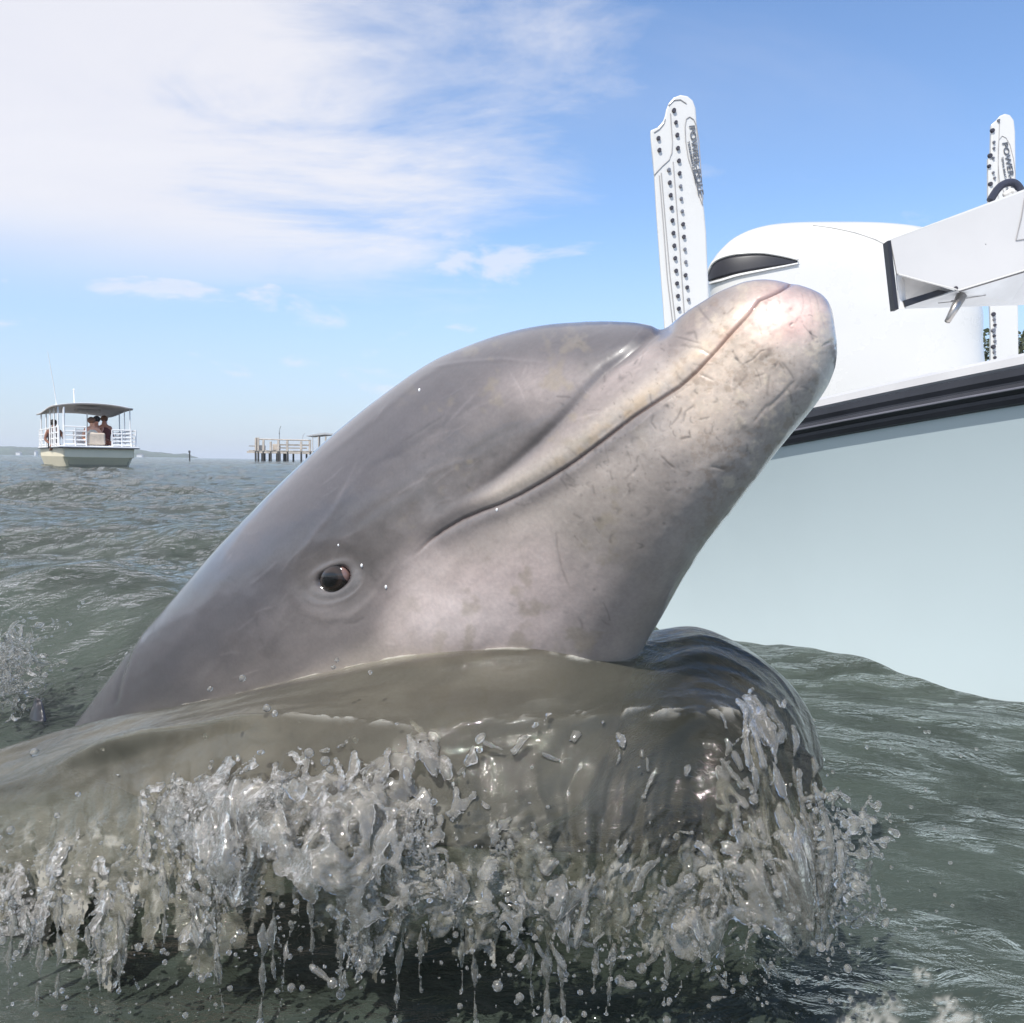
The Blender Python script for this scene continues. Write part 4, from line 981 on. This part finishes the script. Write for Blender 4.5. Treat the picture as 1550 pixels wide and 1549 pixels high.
# navy loop on top of the arm
lp = []
for k in range(26):
    a = math.radians(200-k*8.6); lp.append(Q(1524+23*math.cos(a)*(1 if a > 0 else 1)-(4 if k < 6 else 0), 300-26*math.sin(a)*(1 if k > 0 else .9), D1+.06))
lp = [Q(1499,304,D1+.05), Q(1503,297,D1+.05), Q(1509,288,D1+.05), Q(1516,281,D1+.05), Q(1525,277,D1+.05), Q(1534,277,D1+.05), Q(1541,282,D1+.05), Q(1545,290,D1+.05), Q(1545,300,D1+.05)]
lo = MB().tube([Vector(tuple(catmull(None, np.array([tuple(q) for q in lp]), np.array([k/6.0]))[0])) for k in range(49)], .0078, 12).build('mooring_loop', mat('navy_rope', (.030, .036, .065), .5, bump=.6, bscale=900), arm, True)
MB().tube([Q(1520,296,D1+.05), Q(1530,288,D1+.05), Q(1536,291,D1+.05), Q(1532,300,D1+.05)], .0050, 10).build('cleat', GEL2, arm, True)
# ================================================================== FAR TOUR BOAT
s_ = .01846; D2 = 24.0
org = U(150, 702, D2); org[2] = -.02
tb = empty('tour_boat', tuple(org), math.radians(34))
tag(tb, 'small white canopied tour boat with railings and passengers out on the bay at the left', 'boat')
CREAM = mat('cream_hull', (.84, .76, .57), .45, var=.04, scale=2); WH = mat('boat_white', (.84, .84, .84), .4, var=.03)
TAN = mat('canopy_underside', (.34, .31, .29), .8); NAVY = mat('dark_trim', (.05, .05, .055), .5)
def lp_(x, y): return (x-150)*s_, (702-y)*s_
def prof_sec(y, w, zb):   # hull section at y
    return [(-w, y, .56), (-w*.985, y, .30), (-w*.80, y, zb), (w*.80, y, zb), (w*.985, y, .30), (w, y, .56)]
secs = []
for (y, w, zb, rake) in ((-.10, .90, .28, 1), (.0, .92, .16, 0), (.22, .93, -.12, 0), (1.0, .95, -.20, 0), (3.0, .97, -.20, 0), (5.4, .95, -.20, 0)):
    secs.append([(x, y+(0 if zz > .4 else (.0 if zz > .2 else .0)), zz) for x, _, zz in prof_sec(y, w, zb)])
hm = MB()
rg_ = [[hm.bm.verts.new(p) for p in s] for s in secs]
for i in range(len(rg_)-1):
    for k in range(6): hm.bm.faces.new((rg_[i][k], rg_[i][(k+1) % 6], rg_[i+1][(k+1) % 6], rg_[i+1][k]))
hm.bm.faces.new(rg_[0]); hm.bm.faces.new(rg_[-1][::-1]); hm.build('hull', CREAM, tb)
hb = MB(); hb.box((0, -.105, .40), (1.72, .02, .22)); hb.build('bow_panel', CREAM, tb)
hb = MB(); hb.poly_prism([(-.80, -.03, .285), (.80, -.03, .285), (.72, .20, -.10), (-.72, .20, -.10)], (0, -.03, 0)); hb.build('lower_bow', mat('cream_lower_shade', (.56, .50, .37), .5), tb)  # hull cream darkened: shade of the raked underside put into the colour
MB().box((0, 2.6, .575), (2.02, 5.6, .04), bev=.01).build('gunwale', WH, tb)
MB().box((0, 2.6, .547), (2.05, 5.64, .022)).build('rubbing_strake', NAVY, tb)
MB().box((0, 2.6, .60), (1.8, 5.2, .02)).build('deck', WH, tb)
# canopy : shallow arch
V = []
for j, y in enumerate(np.linspace(.1, 4.6, 12)):
    for i, x in enumerate(np.linspace(-1, 1, 16)):
        V.append((x*1.02-.10, y, 1.66+.11*(1-abs(x)**2.2)+.02*math.sin(y*1.4)-.006*j))
cp = mesh_np('canopy', V, grid_faces(12, 16), TAN, True, parent=tb); md = cp.modifiers.new('t', 'SOLIDIFY'); md.thickness = .02
V2 = [(x, y, z+.028) for x, y, z in V]; cpt = mesh_np('canopy_top', V2, grid_faces(12, 16), WH, True, parent=cp); md = cpt.modifiers.new('t', 'SOLIDIFY'); md.thickness = .02
MB().box((-.15, .9, 1.60), (.62, .5, .10), bev=.02).build('light_box', TAN, tb)
for x, y, r_ in ((-1.0, .15, .022), (-1.02, .9, .02), (-1.03, 1.8, .02), (-1.03, 2.8, .02), (-1.03, 4.2, .02), (-.86, .12, .03), (.86, .2, .016), (.80, .7, .014), (.88, 2.0, .016), (.88, 4.3, .018), (-.55, 3.0, .014), (.12, 3.0, .014)):
    MB().rod((x, y, .58), (x*.985, y+.02, 1.66), r_, r_, 8).build('post', WH, tb)
def railing(x0, y0, x1, y1, nb_=5, z0=.64, z1=1.12, n_=3):
    r_ = empty('railing', (0, 0, 0), 0, tb)
    for k in range(nb_):
        z = z0+(z1-z0)*k/(nb_-1); MB().rod((x0, y0, z), (x1, y1, z), .019, .019, 6).build('rail', WH, r_)
    for k in range(n_):
        f = k/(n_-1); MB().rod((x0+(x1-x0)*f, y0+(y1-y0)*f, .58), (x0+(x1-x0)*f, y0+(y1-y0)*f, z1+.01), .020, .020, 6).build('stanchion', WH, r_)
railing(-.86, -.02, -.32, -.02); railing(.34, -.02, .84, -.02, 5, .64, 1.06); railing(-.98, .05, -1.0, 5.0, 4, .64, 1.12, 7); railing(.97, .05, .98, 5.0, 5, .64, 1.06, 7)
MB().tube([(-1.0, .3, 1.66), (-1.06, .3, 2.2), (-1.20, .3, 3.15)], [.014, .011, .005], 6).build('whip_antenna', WH, tb)
MB().rod((-.45, 1.2, 1.80), (-.46, 1.2, 2.18), .018, .018, 8).ball((-.46, 1.2, 2.21), .030).build('mast_light', WH, tb)
MB().box((-.14, 1.5, .85), (.60, .5, .45), bev=.03).build('bench', WH, tb)
# people aboard
def skinfig(name, joints, edges, m_):
    me = bpy.data.meshes.new(name); me.from_pydata([j[:3] for j in joints], edges, []); o = bpy.data.objects.new(name, me); COL.objects.link(o)
    sk = o.modifiers.new('skin', 'SKIN'); 
    if not me.skin_vertices: me.attributes
    for i, j in enumerate(joints): me.skin_vertices[0].data[i].radius = (j[3], j[3]*(j[4] if len(j) > 4 else 1))
    me.skin_vertices[0].data[0].use_root = True
    sb = o.modifiers.new('sub', 'SUBSURF'); sb.levels = 1; sb.render_levels = 1
    me.materials.append(m_); return o
SK1 = mat('tanned_skin', (.68, .36, .24), .5); SK2 = mat('sunburnt_skin', (.62, .27, .17), .5); SK3 = mat('brown_skin', (.22, .10, .065), .5)
HR = [mat('dark_hair', (.02, .015, .012), .6), mat('auburn_hair', (.16, .07, .035), .6), mat('black_cap', (.015, .015, .02), .7)]
CL = {'white': mat('white_top', (.72, .66, .55), .8), 'dark': mat('dark_shirt', (.035, .02, .03), .8), 'maroon': mat('maroon_shirt', (.17, .045, .04), .8), 'pink': mat('salmon_shirt', (.42, .16, .12), .8)}
def person(x, y, hz_, lean, face, skin_, hair_, top_, label, armr=((.18, -.05, -.02), (.10, -.22, -.05)), scale=1.0):
    """x,y on the deck, hz_ height of the crown above the boat's origin; seated"""
    h = .115*scale; hd = (x+lean[0], y+lean[1], hz_-h)
    ch = (x+lean[0]*.75, y+lean[1]*.75, hz_-.42*scale); nk = (x+lean[0]*.92, y+lean[1]*.92, hz_-.245*scale); hp = (x, y, hz_-.80*scale)
    sl_ = (ch[0]-.17*scale, ch[1], ch[2]+.09*scale); sr = (ch[0]+.17*scale, ch[1], ch[2]+.09*scale)
    J = [(*hp, .13*scale), (*ch, .14*scale), (*nk, .055*scale), (hd[0], hd[1], hd[2]+.01, .085*scale), (sl_[0], sl_[1], sl_[2], .055*scale), (sl_[0]-.07, sl_[1]-.06, sl_[2]-.24, .042*scale), (sl_[0]+.02, sl_[1]-.22, sl_[2]-.36, .03*scale),
         (sr[0], sr[1], sr[2], .055*scale), (sr[0]+armr[0][0]*.5, sr[1]+armr[0][1], sr[2]-.20+armr[0][2], .042*scale), (sr[0]+armr[1][0]*.5, sr[1]+armr[1][1], sr[2]-.28+armr[1][2], .03*scale),
         (hp[0]-.10, hp[1]-.40, hp[2]+.02, .075*scale), (hp[0]-.11, hp[1]-.44, .64, .05*scale), (hp[0]+.10, hp[1]-.40, hp[2]+.02, .075*scale), (hp[0]+.11, hp[1]-.44, .64, .05*scale)]
    E = [(0, 1), (1, 2), (2, 3), (1, 4), (4, 5), (5, 6), (1, 7), (7, 8), (8, 9), (0, 10), (10, 11), (0, 12), (12, 13)]
    o = skinfig('person', J, E, skin_); o.matrix_world = tb_m
    mh = MB().ball((hd[0]-face[0]*.025, hd[1]-face[1]*.025, hd[2]+.045*scale), .105*scale, (1, 1, .92), 14); k = mh.build('hair', hair_, o, True)
    mn = MB().ball((hd[0]+face[0]*.095*scale, hd[1]+face[1]*.095*scale, hd[2]-.005), .016*scale); mn.build('nose', skin_, o, True)
    ct = MB(); ct.tube([(hp[0], hp[1], hp[2]-.02), ((hp[0]+ch[0])/2, (hp[1]+ch[1])/2, (hp[2]+ch[2])/2), ch, (ch[0]*.6+nk[0]*.4, ch[1]*.6+nk[1]*.4, ch[2]*.5+nk[2]*.5)], [.165*scale, .160*scale, .185*scale, .10*scale], 14)
    ct.build('shirt', top_, o, True)
    tag(o, label, 'person', 'people aboard the tour boat'); return o
bpy.context.view_layer.update(); tb_m = tb.matrix_world.copy()
person(-1.00+.12, 2.2, 1.36, (0, 0), (.3, -.9), SK3, HR[0], CL['dark'], 'person with dark hair seated alone behind the left railing of the tour boat')
person(-.13, .55, 1.40, (.03, -.10), (.9, .2), SK1, HR[1], CL['white'], 'person in a pale top seated nearest, leaning over at the opening in the rail', scale=1.0)
person(.07, 1.05, 1.46, (.02, 0), (-.6, -.6), SK2, HR[2], CL['maroon'], 'person with black hair behind the one in the pale top, wearing maroon', armr=((-.2, -.2, .05), (-.3, -.35, .12)))
person(.37, 1.5, 1.50, (0, 0), (-.2, -.9), SK2, HR[1], CL['maroon'], 'person in a reddish shirt seated rightmost under the canopy', armr=((.1, 0, 0), (.1, -.2, 0)))
# bag on the bow deck
q = MB().box((-.06, .12, .80), (.46, .24, .34), bev=.04).build('cooler_bag', mat('canvas_bag', (.62, .52, .42), .8)); q.matrix_world = tb_m
tag(q, 'pale canvas cooler bag standing in the rail opening at the tour boat bow', 'bag')
# ================================================================== PIER
D3_ = 120.0; p0 = U(377, 695, D3_); s3 = D3_/F
pier = empty('pier', (p0[0], p0[1], 0), 0)
tag(pier, 'weathered wooden pier on pilings far out on the bay', 'pier')
WD = mat('weathered_wood', (.30, .26, .22), .85, var=.3, scale=2); WDD = mat('wet_piling', (.05, .047, .045), .8); WDL = mat('pale_timber', (.50, .44, .38), .8, var=.2, scale=2)
def m_(x, y): return (x-377)*s3, (695-y)*s3
for k in range(22):
    x0 = k*.62; MB().box((x0+.29, 1.6, 1.42), (.58, 3.4, .12)).build('deck_plank', WD if k % 3 else WDL, pier)
MB().box((6.4, .0, 1.22), (13.4, .14, .28)).build('side_beam', WDL, pier); MB().box((6.4, 3.2, 1.22), (13.4, .14, .28)).build('side_beam', WD, pier)
for x in (387, 391, 398.5, 410, 421, 423.5, 435.5, 456, 470, 486):
    X_, _ = m_(x, 0)
    for yy in (.0, 3.1): MB().rod((X_, yy, -1.5), (X_, yy, 1.3), .14, .13, 10).build('piling', WDD, pier)
for x, z in ((388, 3.2), (390.5, 3.25), (399, 2.9), (410, 2.7), (421.5, 2.9), (435, 2.9), (456, 2.8), (469, 2.9)):
    X_, _ = m_(x, 0); MB().box((X_, -.05, (1.4+z)/2), (.26 if x > 392 else .34, .24, z-1.4)).build('post', WDL, pier)
MB().rod((m_(388, 0)[0], -.08, 3.02), (m_(471, 0)[0], -.08, 2.95), .09, .09, 8).build('top_rail', WDL, pier)
MB().box((m_(445, 0)[0], -.12, 2.28), (4.4, .08, .20)).build('middle_rail', WD, pier); MB().box((m_(443, 0)[0], -.12, 1.85), (4.0, .08, .16)).build('middle_rail', WD, pier)
MB().box((m_(378, 0)[0]+.3, .3, 2.05), (1.0, .1, .12)).build('ledge', WD, pier)
MB().box((m_(394, 0)[0], .8, 1.85), (.9, .6, .7), bev=.05).build('storage_box', mat('faded_white', (.6, .58, .55), .7), pier)
MB().box((m_(415, 0)[0], 1.2, 1.95), (1.0, .6, .9), bev=.05).build('bench', WDL, pier)
MB().tube([(m_(422, 0)[0], .3, 1.4), (m_(422, 0)[0], .3, 4.2), (m_(423, 0)[0], .3, 4.6), (m_(424.5, 0)[0], .3, 4.9)], .05, 6).ball((m_(422, 0)[0], .3, 3.9), .11).build('lamp_pole', mat('galvanised', (.25, .27, .29), .5), pier)
MB().tube([(m_(457, 0)[0], .3, 2.9), (m_(458, 0)[0], .3, 3.7), (m_(461, 0)[0], .3, 3.95)], .035, 6).build('lamp_pole', mat('galvanised_b', (.35, .36, .38), .5), pier)
lift = empty('boat_shelter', (m_(484, 0)[0]+p0[0], p0[1]+1.5, 0)); tag(lift, 'small roofed boat shelter beside the wooden pier', 'shelter')
MB().poly_prism([(-1.75, -2, 3.60), (-.6, -2, 3.85), (.9, -2, 4.05), (2.6, -2, 3.85), (2.6, -2, 3.72), (.9, -2, 3.80), (-1.75, -2, 3.50)], (0, 5, 0)).build('roof', mat('pale_roof', (.45, .46, .47), .6), lift)
for x in (-.95, -.1, .9, 2.3):
    for yy in (-1.8, 2.6): MB().rod((x, yy, -1.4), (x, yy, 3.6), .09, .09, 8).build('post', mat('painted_post', (.6, .6, .6), .6) if x < -.5 else WDL, lift)
# channel marker
pm = U(287, 692.5, 90.0); mk = empty('channel_marker', (pm[0], pm[1], 0)); tag(mk, 'lone channel marker post standing in the open water between tour boat and pier', 'marker')
MB().rod((0, 0, -1), (0, 0, 1.0), .07, .07, 8).build('pile', WDD, mk); MB().box((0, -.04, .92), (.20, .05, .22)).build('board', NAVY, mk)
# ================================================================== FAR SHORE
def ridge(name, pts_, d_, m_, dep=120.0, seed=3):
    xs = np.linspace(pts_[0][0], pts_[-1][0], 260); ys = np.interp(xs, [p[0] for p in pts_], [p[1] for p in pts_])
    ys = ys-.9*fbm(xs*.11, xs*0, seed, 4)-.35*fbm(xs*.8, xs*0, seed+5, 2)
    T_ = U(xs, ys, np.full(xs.shape, d_)); T_[:, 2] = np.maximum(T_[:, 2], .4)
    rows_ = []
    for f in np.linspace(0, 1, 14):
        q = T_.copy(); a = math.pi*f; k = T_[:, :2]/np.linalg.norm(T_[:, :2], axis=1)[:, None]
        q[:, :2] = T_[:, :2]-k*math.cos(a)*dep*.5; q[:, 2] = -1+(T_[:, 2]+1)*math.sin(a)**.5*(1+.05*fbm(xs*.3+f*7, xs*0+f*9, seed+9, 3))
        rows_.append(q)
    return mesh_np(name, np.stack(rows_), grid_faces(14, 260), m_, True)
FOR = mat('far_woodland', (.040, .060, .035), .9, var=.4, scale=.05); 
hl = ridge('far_shore', [(-900,672),(-500,668),(-200,672),(-60,674.5),(0,675.5),(30,676.5),(60,677.5),(110,678),(160,678),(196,678.5),(205,680),(225,683),(250,686),(262,687),(285,687),(292,690.5),(300,693.2)], 1500, FOR); tag(hl, kind='structure')
WHB = mat('house_white', (.7, .7, .68), .7); RF = mat('house_roof', (.2, .2, .21), .8)
for i, (x, w_, hh, lab) in enumerate(((28.5, 7, 4.2, 'tiny white house on the far shore at the left edge'), (54.5, 3.2, 6.5, 'narrow pale tower house on the far shore just left of the tour boat'), (212, 9, 3.6, 'low white house on the far shore right of the tour boat'))):
    b = U(x, 688.5, 1400.0); hs = empty('far_house', (b[0], b[1], 0)); tag(hs, lab, 'house')
    MB().box((0, 0, hh/2), (w_, 6, hh)).build('wall', WHB, hs)
    MB().poly_prism([(-w_/2-.5, -3.5, hh), (w_/2+.5, -3.5, hh), (0, -3.5, hh+1.8)], (0, 7, 0)).build('roof', RF, hs)
# wood behind the motorboat, to the right
LEAF = mat('leaf_green', (.050, .062, .024), .7, var=.45, scale=.9)
def wood():
    r = np.random.default_rng(9); V = []; Fq = []
    for k in range(26000):
        x = r.uniform(1180, 2600); top = 497+8*vnoise(np.array([x/14.]), np.array([1.]), 91)[0]-26*(x > 1540)*min(1, (x-1540)/60)+6*vnoise(np.array([x/4.]), np.array([2.]), 92)[0]
        f = r.random()**.6; d_ = 58+r.uniform(-5, 5); c = U(x, 716-(716-top)*f, d_); 
        c = c+np.array([0, (1-f)*-3+r.normal()*1.2, 0]); n_ = r.normal(size=3); n_ /= np.linalg.norm(n_); a = np.cross(n_, r.normal(size=3)); a /= np.linalg.norm(a); b = np.cross(n_, a); s = r.uniform(.10, .26)
        i0 = len(V); V += [c-a*s, c-b*s*.6, c+a*s, c+b*s*.6]; Fq.append([i0, i0+1, i0+2, i0+3])
    o = mesh_np('tree_line', V, Fq, LEAF, False); tag(o, 'dark green wood on the shore behind the motorboat stern', None, None, 'stuff'); return o
wood()
gs = ridge('near_shore', [(1100,704),(1300,703),(1600,702),(2700,700)], 60, mat('shore_mud', (.05,.05,.035), .9), 12.0, 77); tag(gs, kind='structure')
# ================================================================== HAZE
hm_ = bpy.data.materials.new('haze_air'); hm_.use_nodes = True; hm_.node_tree.nodes.clear(); t = NT(hm_.node_tree)
hv_ = t.n('ShaderNodeVolumePrincipled', {'Color': (.80, .86, .95, 1), 'Density': 0.00035, 'Anisotropy': .2})
oo = t.n('ShaderNodeOutputMaterial'); hm_.node_tree.links.new(hv_.outputs[0], oo.inputs['Volume'])
hz_o = MB().box((0, 0, 0), (1, 1, 1)).build('haze', hm_); hz_o.location = (0, 2000, 20); hz_o.scale = (24000, 24000, 46); tag(hz_o, kind='stuff')
